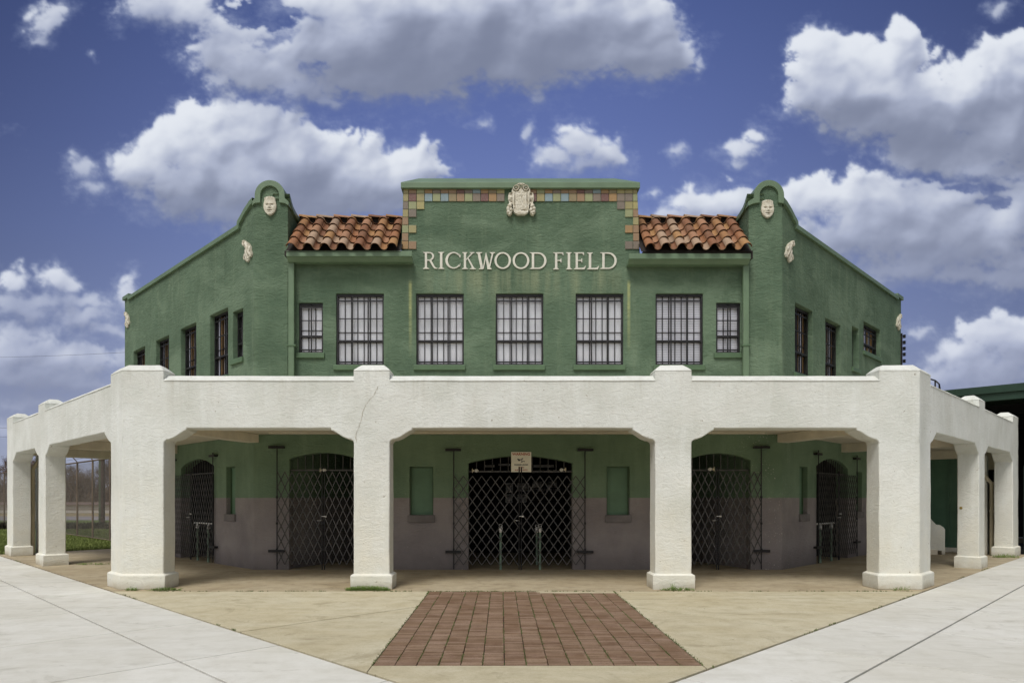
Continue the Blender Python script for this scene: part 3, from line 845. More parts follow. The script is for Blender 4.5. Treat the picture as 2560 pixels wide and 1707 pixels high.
def place(o, F, u, w, z):
    """bottom-left corner of an opening; the left run counts u the other way"""
    uu = u if F is not BL else u+w
    p = F.P(uu, 0, z)
    if F is BF: p = F.P(uu, -.05, z)
    rz = 0 if F is BF else (-PI/4 if F is BL else PI/4)
    o.parent = bld; o.matrix_parent_inverse = Matrix.Translation(-bld.location)
    o.location = p; o.rotation_euler = (0, 0, rz)
p_w = win_proto(W1, WZ1-WZ0); p_wo = win_proto(W1, WZ1-WZ0, blind=BLIND2); p_wb = win_proto(W1, WZ1-WZ0, blind=BLINDB, dep=.17)
p_s = win_proto(.56, 1.155, True); p_so = win_proto(.56, 1.155, True, blind=BLIND2); p_sc = win_proto(.56, 1.15, True, closed=True, dep=.17)
p_h = win_proto(1.55, .85, high=True, blind=BLINDB, dep=.17)
for i, u in enumerate(wide):
    o = p_w if i == 0 else (p_wo if i == 4 else copy_tree(p_w))
    place(o, BF, u, W1, WZ0)
place(p_s, BF, smallF[0], .56, 5.015); place(p_so, BF, smallF[1], .56, 5.015)
for i, u in enumerate(wl): place(p_wb if i == 0 else copy_tree(p_wb), BL, u, W1, WZ0-.05)
place(win_proto(.56, 1.155, True, dep=.17), BL, smL, .56, 5.0)
for i, u in enumerate(wr): place(copy_tree(p_wb), BR, u, W1, WZ0-.08)
place(p_sc, BR, smR, .56, 5.32); place(p_h, BR, hiR, 1.55, 5.93)
# ------------------------------------------------------------------ raised lettering
def zc1(x, y): return (1040+x/8.711, 610+y/8.711)
def zc2(x, y): return (1290+x/8.711, 610+y/8.711)
def ell(cx, cy, rx, ry, a0, a1, n=28):
    return [(cx+rx*math.cos(math.radians(a0+(a1-a0)*i/n)), cy-ry*math.sin(math.radians(a0+(a1-a0)*i/n))) for i in range(n+1)]
def ring(cx, cy, rx, ry, ix, iy, a0, a1, n=28, dcx=0):
    o = ell(cx, cy, rx, ry, a0, a1, n); i_ = ell(cx+dcx, cy, ix, iy, a0, a1, n)
    return [[o[k], o[k+1], i_[k+1], i_[k]] for k in range(n)]
def stem(xl, xr, yt, yb, tl=None, tr=None, bl=None, br=None):
    P = []
    if tl is not None: P += [(xl, yt+38), (xl-6, yt+22), (tl, yt+9), (tl, yt)]
    else: P += [(xl, yt)]
    if tr is not None: P += [(tr, yt), (tr, yt+9), (xr+6, yt+22), (xr, yt+38)]
    else: P += [(xr, yt)]
    if br is not None: P += [(xr, yb-42), (xr+7, yb-26), (br, yb-9), (br, yb)]
    else: P += [(xr, yb)]
    if bl is not None: P += [(bl, yb), (bl, yb-9), (xl-7, yb-26), (xl, yb-42)]
    else: P += [(xl, yb)]
    return [P]
GL_ = [
 (zc1, stem(190, 237, 166, 532, 150, None, 150, 282)+[[(236, 166), (290, 166), (290, 190), (236, 190)], [(236, 330), (292, 330), (292, 354), (236, 354)]]+ring(288, 258, 102, 92, 62, 68, 90, -90, 16)+[[(285, 350), (330, 342), (360, 400), (398, 470), (430, 508), (465, 514), (462, 525), (405, 527), (372, 500), (335, 440)]]),
 (zc1, stem(520, 572, 166, 532, 480, 612, 484, 612)),
 (zc1, ring(815, 345, 178, 180, 132, 156, 40, 322, 36, 8)+[[(925, 205), (952, 212), (969, 240), (966, 288), (956, 288), (930, 240)], [(925, 480), (948, 462), (958, 412), (968, 412), (960, 455), (955, 480)]]),
 (zc1, stem(1040, 1090, 170, 536, 1005, 1117, 997, 1132)+[[(1088, 322), (1205, 190), (1168, 184), (1168, 170), (1272, 170), (1272, 184), (1240, 192), (1090, 345)], [(1112, 300), (1138, 282), (1246, 478), (1275, 518), (1303, 530), (1303, 540), (1168, 540), (1168, 530), (1212, 510), (1205, 480)]]),
 (zc1, [[(1310, 170), (1440, 170), (1440, 183), (1394, 196), (1452, 462), (1462, 530), (1452, 540), (1368, 540), (1368, 530), (1404, 512), (1340, 200), (1310, 184)], [(1452, 530), (1520, 176), (1530, 190), (1530, 250), (1474, 532)], [(1508, 262), (1524, 176), (1560, 300), (1604, 490), (1645, 530), (1645, 542), (1556, 542)], [(1588, 470), (1650, 205), (1606, 186), (1606, 172), (1722, 172), (1722, 186), (1684, 198), (1612, 500)]]),
 (zc1, ring(1888, 350, 180, 182, 132, 152, 0, 360, 44)),
 (zc1, ring(2287, 352, 182, 182, 134, 152, 0, 360, 44)),
 (zc2, stem(345, 397, 174, 534, 302, None, 302, None)+[[(396, 174), (480, 174), (480, 200), (396, 200)], [(396, 505), (480, 505), (480, 534), (396, 534)]]+ring(480, 354, 186, 180, 136, 152, 90, -90, 22)),
 (zc2, stem(852, 902, 174, 542, 812, None, 812, 936)+[[(901, 174), (1030, 174), (1037, 232), (1024, 232), (1010, 206), (985, 196), (901, 196)], [(901, 340), (966, 340), (978, 305), (990, 305), (992, 392), (980, 392), (966, 360), (901, 358)]]),
 (zc2, stem(1130, 1182, 174, 542, 1090, 1218, 1094, 1220)),
 (zc2, stem(1302, 1352, 174, 542, 1264, None, 1264, None)+[[(1351, 174), (1478, 174), (1487, 232), (1474, 232), (1460, 206), (1435, 196), (1351, 196)], [(1351, 340), (1420, 340), (1432, 305), (1444, 305), (1446, 392), (1434, 392), (1420, 360), (1351, 358)], [(1351, 510), (1440, 510), (1482, 500), (1518, 464), (1528, 468), (1500, 542), (1351, 542)]]),
 (zc2, stem(1590, 1642, 178, 542, 1550, 1676, 1550, None)+[[(1641, 512), (1720, 512), (1766, 502), (1802, 470), (1813, 474), (1786, 542), (1641, 542)]]),
 (zc2, stem(1884, 1934, 174, 534, 1838, None, 1838, None)+[[(1933, 174), (2012, 174), (2012, 200), (1933, 200)], [(1933, 505), (2012, 505), (2012, 534), (1933, 534)]]+ring(2012, 354, 186, 180, 138, 152, 90, -90, 22)),
]
for cv, polys in GL_:
    m = MB()
    for i, P in enumerate(polys):
        q = [BF.uz(*cv(x, y), .0) for x, y in P]
        m.poly(q, BF.P, -.012+(.0006*(i % 3)), -.055) if False else m.poly(q, BF.P, -.026+.0007*(i % 4 if len(polys) < 8 else 0), -.054)
    B(m.build('letter', LETM, None))

# ------------------------------------------------------------------ relief ornaments (height fields)
def relief(name, F, uc, zc, W, H, fn, mat, d=0.0, nx=44, ny=60, parent=None, depth=.1):
    """fn(a,b) -> height or None outside; a,b in -1..1"""
    m = MB(); idx = {}
    for j in range(ny+1):
        for i in range(nx+1):
            a = -1+2*i/nx; b = -1+2*j/ny; h = fn(a, b)
            if h is None: continue
            idx[i, j] = len(m.v); m.v.append(tuple(F.P(uc+a*W/2, d+h*depth, zc+b*H/2)))
    edge = {}
    for j in range(ny):
        for i in range(nx):
            k = [(i, j), (i+1, j), (i+1, j+1), (i, j+1)]
            if all(q in idx for q in k):
                m.f.append(tuple(idx[q] for q in k))
                for q in range(4):
                    e = (k[q], k[(q+1) % 4]); key = tuple(sorted(e)); edge.setdefault(key, []).append(e)
    back = {}
    def bk(q):
        if q not in back:
            back[q] = len(m.v); v = Vector(m.v[idx[q]]); u_, z_ = -1+2*q[0]/nx, -1+2*q[1]/ny
            m.v.append(tuple(F.P(uc+u_*W/2*.99, d-.02, zc+z_*H/2*.99)))
        return back[q]
    for key, es in edge.items():
        if len(es) == 1:
            p, q = es[0]; m.f.append((idx[q], idx[p], bk(p), bk(q)))
    o = m.build(name, mat, None, smooth=60)
    return B(o) if parent is None else o
def gs(a, b, ca, cb, sa, sb): return math.exp(-((a-ca)/sa)**2-((b-cb)/sb)**2)
def face(a, b):
    top = 1.0-.10*abs(math.sin(a*9))
    w = .98*math.sqrt(max(0, 1-(b*.98)**2)) if b > 0 else .98*math.sqrt(max(0, 1-(b)**2))**1.15
    if b > .45: w = max(w, .86*(1 if b < .82 else max(0, 1-(b-.82)/.2)))
    if abs(a) > w or b > top: return None
    h = .55*math.sqrt(max(0, 1-(a/(w+.12))**2))+.15
    h += .06*math.sin(a*22+b*8)*max(0, b-.48)*2.2+.12*max(0, b-.5)         # hair
    h += .10*gs(a, b, -.38, .22, .26, .07)+.10*gs(a, b, .38, .22, .26, .07)  # brows
    h -= .22*gs(a, b, -.38, .08, .20, .09)+.22*gs(a, b, .38, .08, .20, .09)  # sockets
    h += .10*gs(a, b, -.38, .04, .13, .04)+.10*gs(a, b, .38, .04, .13, .04)  # lids
    h += .30*gs(a, b, 0, -.16, .13, .10)+.18*gs(a, b, 0, .05, .08, .22)+.10*gs(a, b, -.18, -.2, .08, .06)+.10*gs(a, b, .18, -.2, .08, .06)
    h -= .30*gs(a, b, 0, -.50, .30, .055)
    h += .14*gs(a, b, 0, -.41, .26, .05)+.15*gs(a, b, 0, -.60, .24, .06)
    h += .12*gs(a, b, 0, -.84, .22, .10)
    h += .08*gs(a, b, -.55, -.2, .2, .2)+.08*gs(a, b, .55, -.2, .2, .2)
    return h
for x0, x1, y0, y1 in ((659.5, 692.5, 492.5, 540.5), (1901, 1934, 501, 547)):
    u0, z1 = BF.uz(x0, y0); u1, z0 = BF.uz(x1, y1)
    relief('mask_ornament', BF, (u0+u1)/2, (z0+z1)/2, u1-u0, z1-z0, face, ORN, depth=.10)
def cart(a, b):
    """shield with scrolls on top and hanging fruit at the sides; a right, b up"""
    s = abs(a); ins = False; h = 0
    # body
    body_w = .60 if b > -.25 else .60-.1*(-.25-b)/.6
    if b < -.84: body_w = .50-(-.84-b)*1.6
    if b > .42: body_w = min(.66, .66*math.sqrt(max(0, 1-((b-.42)/.60)**2)))
    if s < body_w and b > -.99: ins = True; h = .38+.12*math.cos(a*1.6)
    # side leaf
    lw = 0
    if -.30 < b < .46: lw = .92-.10*abs(b-.12)/.4
    if lw and s < lw and s > .5: ins = True; h = max(h, .30+.12*math.sin(b*14)*math.cos(s*9))
    # fruit
    for ca, cb, r in ((.78, -.42, .17), (.88, -.60, .16), (.70, -.66, .15), (.86, -.80, .15), (.74, -.86, .13), (.80, -.97, .1)):
        q = ((s-ca)/r)**2+((b-cb)/(r*1.0))**2
        if q < 1: ins = True; h = max(h, .18+.42*math.sqrt(1-q))
    if not ins: return None
    # scrolls
    for ca, cb, r in ((.34, .70, .24), (.05, .80, .14)):
        q = math.hypot((s-ca), (b-cb))/r
        if q < 1: h = .42+.16*math.cos(q*9)+.10*(1-q)
    if s < .40 and -.60 < b < .42: h = .50+.05*noise.noise(Vector((a*5, b*5, 2)))      # panel
    h += .10*gs(s, b, .48, -.1, .05, .5)-.10*gs(s, b, .42, -.1, .03, .5)
    h += .05*noise.noise(Vector((a*9, b*9, 7)))
    if b < -.6 and s < .5: h -= .12*gs(a, b, .18, -.72, .2, .05); h += .08*gs(a, b, 0, -.86, .4, .08)
    return h
u0, z1 = BF.uz(1250+212/13.07, 440+270/13.07, 0); u1, z0 = BF.uz(1250+1160/13.07, 440+1298/13.07, 0)
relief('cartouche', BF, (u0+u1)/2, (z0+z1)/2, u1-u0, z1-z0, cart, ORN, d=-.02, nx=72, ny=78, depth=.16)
# small scrolled brackets on the wing walls
SCR = [(65, 1050), (52, 1100), (55, 1150), (85, 1172), (95, 1205), (85, 1270), (65, 1310), (65, 1370), (82, 1392), (92, 1368), (125, 1425), (150, 1380), (157, 1330), (190, 1332), (202, 1270), (185, 1220), (180, 1150), (150, 1105), (112, 1078)]
def scroll(F, anchor_px, flip, zshift=0, s=1.0):
    """F wing frame; the outline is the bracket as measured on the left wing beside its gable"""
    base = [BL.uz(600+x/6.53, 440+y/6.53) for x, y in SCR]
    cu = sum(p[0] for p in base)/len(base); cz = sum(p[1] for p in base)/len(base)
    uc, zc = anchor_px
    P = [((p[0]-cu), (p[1]-cz)) for p in base]
    W_ = max(abs(p[0]) for p in P); H_ = max(abs(p[1]) for p in P)
    def fn(a, b):
        x = a*W_; y = b*H_
        if not inside(x, y, P): return None
        dmin = min(math.hypot(x-px_, y-py_) for px_, py_ in P)
        h = .35+min(.5, dmin*6)+.10*math.sin(x*60)*math.sin(y*38)
        q = math.hypot(x-P[1][0]*.55, y-P[1][1])/.07
        if q < 1.6: h += .2*math.cos(q*5)
        return h
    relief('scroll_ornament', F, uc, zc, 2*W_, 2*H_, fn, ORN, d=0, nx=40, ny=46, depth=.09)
c1 = (BL.ua(620), BL.za(620, 630)); scroll(BL, c1, 1)
c2 = (LBL-.32, BL.za(317, 803)); scroll(BL, c2, 1)
c3 = (BR.ua(1972.5), BR.za(1972.5, 631)); scroll(BR, c3, -1)
c4 = (LBR-.32, BR.za(2247, 808)); scroll(BR, c4, -1)

# insulators on the far right corner
root = empty('insulator_rack', BR.P(LBR-.1, .05, 6.1), 0, 'black rack of wire insulators on the right end of the green building', 'insulator rack')
m = MB(); m.box(LBR-.06, LBR-.03, .001, .05, 6.0, 7.05, BR.P); parented(m.build('rack_bar', BLACK, None), root)
for z in (6.14, 6.36, 6.55, 6.75, 6.95):
    m = MB(); c = BR.P(LBR+.04, .08, z); m.lathe([(.03, -.05), (.06, -.03), (.03, 0), (.06, .03), (.03, .06)], c, 10); parented(m.build('insulator', BLACK, None, smooth=50), root)

# ------------------------------------------------------------------ doorways: passages, grilles
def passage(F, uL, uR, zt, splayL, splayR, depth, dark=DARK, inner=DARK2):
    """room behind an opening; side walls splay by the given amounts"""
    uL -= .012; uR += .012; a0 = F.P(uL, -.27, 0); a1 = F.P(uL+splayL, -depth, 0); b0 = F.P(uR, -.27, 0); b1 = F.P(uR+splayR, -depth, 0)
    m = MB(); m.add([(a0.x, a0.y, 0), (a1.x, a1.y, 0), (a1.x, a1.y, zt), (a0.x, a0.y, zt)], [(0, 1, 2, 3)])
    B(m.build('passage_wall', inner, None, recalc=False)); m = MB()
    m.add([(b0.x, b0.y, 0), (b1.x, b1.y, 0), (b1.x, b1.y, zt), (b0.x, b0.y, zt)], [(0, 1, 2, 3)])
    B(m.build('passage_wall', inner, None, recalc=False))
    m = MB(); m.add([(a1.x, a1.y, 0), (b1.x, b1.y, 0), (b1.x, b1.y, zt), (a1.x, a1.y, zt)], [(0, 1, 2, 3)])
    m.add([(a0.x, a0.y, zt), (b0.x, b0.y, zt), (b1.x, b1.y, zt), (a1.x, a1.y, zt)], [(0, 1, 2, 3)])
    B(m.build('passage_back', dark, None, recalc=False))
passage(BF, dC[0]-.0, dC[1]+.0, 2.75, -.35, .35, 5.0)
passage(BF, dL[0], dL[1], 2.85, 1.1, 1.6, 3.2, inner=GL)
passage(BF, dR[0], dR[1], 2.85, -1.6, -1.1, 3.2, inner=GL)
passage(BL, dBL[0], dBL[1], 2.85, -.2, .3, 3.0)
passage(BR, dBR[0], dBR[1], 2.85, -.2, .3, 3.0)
def grille(F, u0, u1, zsp, zap, zr=2.27, n=13):
    m = MB(); d = -.10
    c = (u0+u1)/2; w = (u1-u0)/2; h = zap-zsp; R_ = (w*w+h*h)/(2*h)
    m.box(u0+.004, u1-.004, d-.02, d+.02, zr-.018, zr+.018, F.P)
    for i in range(1, n):
        u = u0+(u1-u0)*i/n; zt = zap-R_+math.sqrt(R_*R_-(u-c)**2)
        m.box(u-.008, u+.008, d-.01, d+.01, zr+.018, zt-.01, F.P)
    B(m.build('transom_grille', IRON, None))
grille(BF, dC[0], dC[1], 2.463, 2.625); grille(BF, dL[0], dL[1], 2.555, 2.70, 2.30, 9); grille(BF, dR[0], dR[1], 2.52, 2.69, 2.30, 9)
grille(BL, dBL[0], dBL[1], 2.47, 2.69, 2.30, 14); grille(BR, dBR[0], dBR[1], 2.47, 2.69, 2.30, 14)

# ------------------------------------------------------------------ folding security gates
def lattice(m, x0, x1, z0, z1, nx, nz, y, w=.020):
    dw = (x1-x0)/nx; dh = (z1-z0)/nz; rr = random.Random(int(x0*100)+nx)
    # each bar runs corner to corner of the scissor grid, clipped to the leaf
    for sgn, yy in ((1, y), (-1, y-.012)):
        for k in range(-nz, nx+1):
            xs_ = x0+k*dw if sgn > 0 else x0+(k+nz)*dw
            pts = []
            # param along z
            def X(z): return xs_+sgn*(z-z0)/dh*dw
            za, zb = z0, z1
            # clip
            if sgn > 0:
                if X(za) < x0: za = z0+(x0-xs_)/dw*dh
                if X(zb) > x1: zb = z0+(x1-xs_)/dw*dh
            else:
                if X(za) > x1: za = z0+(xs_-x1)/dw*dh
                if X(zb) < x0: zb = z0+(xs_-x0)/dw*dh
            if zb-za > .05:
                j = rr.uniform(-.004, .004)
                m.bar((X(za), yy, za+j), (X(zb), yy, zb+j), w, .008)
def gate(label, loc, rz, xl, xm, xr, nxl, nxr, z0=.12, z1=2.16, nz=7, group=None, ptop=2.78, zb=(.42, 2.76), right_visible=True):
    root = empty('folding_gate', loc, rz, label, 'security gate', group)
    for a, b, nx in ((xl, xm-.035, nxl), (xm+.035, xr, nxr)):
        m = MB(); lattice(m, a+.012, b-.008, z0, z1, nx, nz, -.06)
        m.build('lattice', IRON, root)
    for x, zt, zb_ in ((xl, ptop, .02), (xr, ptop, .02), (xm-.026, 2.37, .01), (xm+.026, 2.37, .01)):
        m = MB(); m.tube([(x, -.06, zb_), (x+(.0 if zt > 2.5 else .004), -.06, zt)], .0125, 8)
        for zz in (.45, 1.05, 1.65): m.box(x-.02, x+.02, -.078, -.042, zz, zz+.05)
        m.build('post', BLACK, root, smooth=40)
    for x, s in ((xl, 1), (xr, -1)):
        for z in zb:
            m = MB(); m.box(x-.19 if s > 0 else x-.17, x+.17 if s > 0 else x+.19, -.10, -.084, z-.03, z+.03)
            m.box(x-.17, x-.12, -.084, .004, z-.025, z+.025); m.box(x+.11, x+.16, -.084, .004, z-.025, z+.025)
            m.build('bracket', BLACK, root)
    m = MB(); m.box(xm-.03, xm+.035, -.095, -.075, 1.23, 1.245); m.tube([(xm+.03, -.085, 1.238), (xm+.085, -.09, 1.232)], .017, 8); m.lathe([(.06, -.004), (.06, .004)], (xm-.08, -.085, 1.14), 16)
    m.build('padlock', CHROME, root, smooth=40)
    return root
xo = BF.P(0, 0, 0).x
gx = lambda px, d=.1: (px-VX)*(15.73-d)/FOC
cgx = gx(1300.5)
gate('wide folding lattice gate across the central doorway under the warning sign', (cgx, 15.73, 0), 0, gx(1134)-cgx, 0, gx(1463)-cgx, 7, 7)
lx = gx(807); gate('folding lattice gate on the doorway beside the left middle pillar', (lx, 15.73, 0), 0, gx(691)-lx, 0, 1.04, 6, 6, z0=.13, z1=2.26, nz=6, ptop=2.86, zb=(.44, 2.82))
rx_ = gx(1795); gate('folding lattice gate on the doorway beside the right middle pillar', (rx_, 15.73, 0), 0, -1.04, 0, gx(1905)-rx_, 6, 6, z0=.13, z1=2.26, nz=6, ptop=2.86, zb=(.44, 2.82))
# wing gates: local x runs along the wall
u_m = 3.62; p = BL.P(u_m, 0, 0)
gate('narrow looking folding gate on the angled left wall seen past the left corner pillar', p, -PI/4, -1.36, .0, 1.44, 9, 9, z0=.12, z1=2.28, nz=7, ptop=2.80, zb=(.42, 2.72))
u_m = (BR.ua(2040)+BR.ua(2137))/2; hw = (BR.ua(2137)-BR.ua(2040))/2
gate('folding gate on the angled right wall between two slim recessed windows', BR.P(u_m, 0, 0), PI/4, -hw, .0, hw, 9, 9, z0=.12, z1=2.28, nz=7, ptop=2.86, zb=(.42, 2.76))

# bulbs over the doors
def bulb(loc, label, s=1):
    root = empty('light_bulb', loc, 0, label, 'light bulb')
    m = MB(); m.lathe([(.004, -.045), (.03, -.035), (.043, -.008), (.038, .02), (.018, .042), (.012, .05)], (0, 0, 0), 14); b = m.build('globe', WHITEP, root, smooth=60); b.rotation_euler = (0, s*PI/2, 0)
    m = MB(); m.box(.05 if s < 0 else -.10, .10 if s < 0 else -.05, -.02, .02, -.02, .02); m.box(.085 if s < 0 else -.10, .10 if s < 0 else -.085, -.03, .03, -.05, .05); m.build('socket', CREAMP, root, bevel=.004)
    return root
def fpt(px, py, d): return BF.P(BF.ua(px, d), d, EYE+(HZ-py)*(15.73-d)/FOC)
bulb(fpt(1191, 1176, -.05), 'round white bulb at the left end of the central doorway rail', 1)
bulb(fpt(1404, 1174, -.05), 'round white bulb at the right end of the central doorway rail', -1)
bulb(fpt(811, 1174.5, .04), 'white bulb above the gate beside the left middle pillar', 1)
bulb(fpt(1775, 1172.5, .04), 'white bulb above the gate right of the centre bay', -1)

# posts inside the doors
def qpost(loc, label, h=.86):
    root = empty('rail_post', loc, 0, label, 'post', 'posts standing inside the gated doorways')
    m = MB(); m.lathe([(.028, 0), (.028, h)], (0, 0, 0), 14); m.build('pole', POSTG, root, smooth=40)
    m = MB(); m.lathe([(.032, h), (.036, h+.03), (.052, h+.09), (.045, h+.12), (.02, h+.14)], (0, 0, 0), 16); m.build('cap', CHROME, root, smooth=50)
    m = MB(); pts = [(.035*math.cos(a), 0, h+.16+.035*math.sin(a)) for a in [2*PI*i/12 for i in range(13)]]; m.tube(pts, .008, 6); m.build('ring', CHROME, root, smooth=50)
    return root
p = fpt(1251.5, 1423, -.02); qpost((p.x, p.y-.0, 0), 'green post with a white conical cap left of the centre of the doorway')
p = fpt(1350, 1423, -.02); qpost((p.x, p.y, 0), 'green post with a white conical cap right of the centre of the doorway')
qpost((fpt(1343, 1400, -1.0).x, 16.9, 0), 'green post standing farther inside the central doorway', .80)
def turnrail(F, u0, u1, label):
    root = empty('turnstile_rail', F.P(u0, .12, 0), 0, label, 'rail')
    for u in (u0, u1):
        m = MB(); c = F.P(u, .0, 0); m.lathe([(.03, 0), (.03, .86)], c, 12); parented(m.build('pole', POSTG, None, smooth=40), root)
        m = MB(); m.lathe([(.02, 1.0), (.05, .88), (.045, .86)][::-1], c, 12); parented(m.build('cap', CHROME, None, smooth=40), root)
    m = MB(); a = F.P(u0-.25, .0, 1.0); b = F.P(u1+.2, .0, 1.0); m.tube([a, b], .016, 8)
    for i in range(14):
        t_ = i/13; c = a.lerp(b, t_); m.lathe([(.02, -.02), (.026, 0), (.02, .02)], c, 8)
    parented(m.build('handrail', CHROME, None, smooth=40), root)
turnrail(BL, BL.ua(521, .0), BL.ua(494.5, .0), 'pair of capped posts with a white rail inside the left wing gate')
turnrail(BR, BR.ua(2050.5, .0), BR.ua(2078, .0), 'pair of capped posts with a white rail inside the right wing gate')

# ------------------------------------------------------------------ signs
def text_mesh(body, size, name, mat, T, x, z, d=.0, align='CENTER', parent=None, weight=0, ext=.0008, sx=1):
    cu = bpy.data.curves.new(name, 'FONT'); cu.body = body; cu.size = size; cu.align_x = align; cu.offset = weight; cu.extrude = ext; cu.resolution_u = 3
    ob = bpy.data.objects.new(name, cu); COL.objects.link(ob)
    bpy.context.view_layer.update()
    me = bpy.data.meshes.new_from_object(ob.evaluated_get(bpy.context.evaluated_depsgraph_get()))
    bpy.data.objects.remove(ob)
    for v in me.vertices: v.co = T(x+v.co.x*sx, d+v.co.z, z+v.co.y)
    me.materials.clear(); me.materials.append(mat); me.name = name
    return link(name, me, parent)
def LT(x, d, z): return Vector((x, -d, z))
RED = M_plain('sign_red', lin(176, 84, 52), .6, 0, 10, .05, coords='obj'); INK = M_plain('sign_ink', lin(60, 58, 58), .6, 0, 10, .05, coords='obj'); GREYI = M_plain('sign_grey', lin(150, 146, 140), .6, 0, 10, .05, coords='obj')
SIGN = M_plain('sign_face', lin(244, 240, 224), .6, 0, 6, .05, coords='obj')
p = fpt(1303, 1179.5, .05); Wd = 50.2*15.68/FOC
sg = empty('warning_sign', (p.x, p.y, p.z), 0, 'small cream sign reading WARNING above the meeting bars of the central gate', 'sign')
m = MB(); m.box(-Wd/2, Wd/2, 0, .004, 0, Wd); m.build('sign_plate', SIGN, sg)
k = Wd/870.0    # sign drawing units
def sz(v): return (1198-v)*k
text_mesh('WARNING', 160*k*.98, 'lettering', RED, LT, 0, sz(472), .001, parent=sg, weight=.0022, sx=1.02)
text_mesh('PREMISES UNDER', 78*k, 'lettering', INK, LT, 0, sz(908), .001, parent=sg, weight=.0012)
text_mesh('VIDEO', 84*k, 'lettering', RED, LT, 0, sz(1024), .001, parent=sg, weight=.0012)
text_mesh('SURVEILLANCE', 80*k, 'lettering', RED, LT, 0, sz(1135), .001, parent=sg, weight=.0012)
def sx_(v): return (v-748)*k
m = MB()
for P in ([(572, 655), (590, 612), (700, 650), (690, 718), (620, 715), (615, 672)],): m.poly([(sx_(x), sz(y)) for x, y in P], LT, .0018, .0002)
m.build('camera_symbol', INK, sg)
m = MB()
for P in ([(702, 690), (710, 640), (800, 590), (840, 590), (815, 650), (760, 705)], [(730, 760), (760, 715), (900, 712), (905, 780), (870, 740), (780, 780), (735, 784)]): m.poly([(sx_(x), sz(y)) for x, y in P], LT, .0018, .0002)
m.build('camera_symbol', GREYI, sg)

# posters and a line-up board on the far wall of the central passage
POST1 = M_plain('poster_print', (.5, .5, .51), .5, 0, 90, .5, coords='obj'); POSTF = M_plain('poster_frame', (.85, .85, .86), .5, 0, 10, .1, coords='obj')
yb = 15.73+4.96
def bpt(px, py): return ((px-VX)*yb/FOC, EYE+(HZ-py)*yb/FOC)
DIMT = M_plain('dim_board_text', (.6, .6, .62), .6, 0, 10, .1, coords='obj')
def poster(x0, x1, y0, y1, label, frame=True):
    a = bpt(x0, y1); b = bpt(x1, y0); w = b[0]-a[0]; h = b[1]-a[1]
    root = empty('poster', (a[0], yb, a[1]), 0, label, 'poster')
    m = MB(); m.box(0, w, -.02, .0, 0, h); m.build('poster_frame', POSTF, root)
    m = MB(); m.box(.02, w-.02, -.026, -.0205, .02, h-.02); m.build('poster_print', POST1, root)
    return root
ox, oy, sc_ = 1150, 1120, 4.9
poster(ox+562/sc_, ox+650/sc_, oy+430/sc_, oy+540/sc_, 'framed portrait poster, upper left of the group inside the dark central doorway')
poster(ox+706/sc_, ox+842/sc_, oy+430/sc_, oy+524/sc_, 'wider group picture right of the framed portrait inside the dark doorway')
poster(ox+560/sc_, ox+640/sc_, oy+565/sc_, oy+668/sc_, 'dim poster below the framed portrait inside the dark doorway')
poster(ox+706/sc_, ox+820/sc_, oy+565/sc_, oy+660/sc_, 'dim poster below the group picture inside the dark doorway')
a = bpt(ox+870/sc_, oy+740/sc_); b = bpt(ox+1210/sc_, oy+400/sc_)
root = empty('lineup_board', (a[0], yb, a[1]), 0, 'black board headed by dim lettering and two pictures on the right inside the doorway', 'board')
m = MB(); m.box(0, b[0]-a[0], -.02, 0, 0, b[1]-a[1]); m.build('board_panel', DARK, root)
w_, h_ = b[0]-a[0], b[1]-a[1]
text_mesh("TONIGHT'S LINE", .115, 'lettering', DIMT, LT, w_*.55, h_*.63, .021, parent=root, sx=1.0)
for i in range(6):
    m = MB(); m.box(.05, w_-.05, -.0225, -.0201, h_*(.55-.08*i), h_*(.55-.08*i)+.006); m.build('ruled_line', M_plain('rule_paint', (.06, .06, .065), .6) if i == 0 else bpy.data.materials['rule_paint'], root)
for x in (.05, .60):
    m = MB(); m.box(w_*x, w_*x+w_*.33, -.03, -.0201, h_*.76, h_*.98); m.build('picture', POST1, root)
# pale ceiling lights of the hall seen through the transom
for i, (x0, x1, y0, y1) in enumerate(((300, 425, 205, 235), (470, 610, 190, 215), (900, 1150, 205, 235), (885, 990, 288, 302), (1075, 1180, 270, 300))):
    a = bpt(ox+x0/sc_, oy+y1/sc_); b = bpt(ox+x1/sc_, oy+y0/sc_)
    m = MB(); m.box(a[0], b[0], yb-.6, yb-.5, min(a[1], 2.70), min(b[1], 2.745)) if b[1] > 2.745 else m.box(a[0], b[0], yb-.05, yb-.03, a[1], b[1])
    lab = ['pale strip high in the hall, leftmost behind the transom bars', 'pale strip behind the transom just left of the warning sign', 'pale strip behind the transom right of the warning sign', 'small light plate below the transom rail, nearer the warning sign', 'small grey plate below the transom rail, near the right bulb'][i]
    tag(m.build('hall_fitting', POSTF, None), lab, 'fitting')

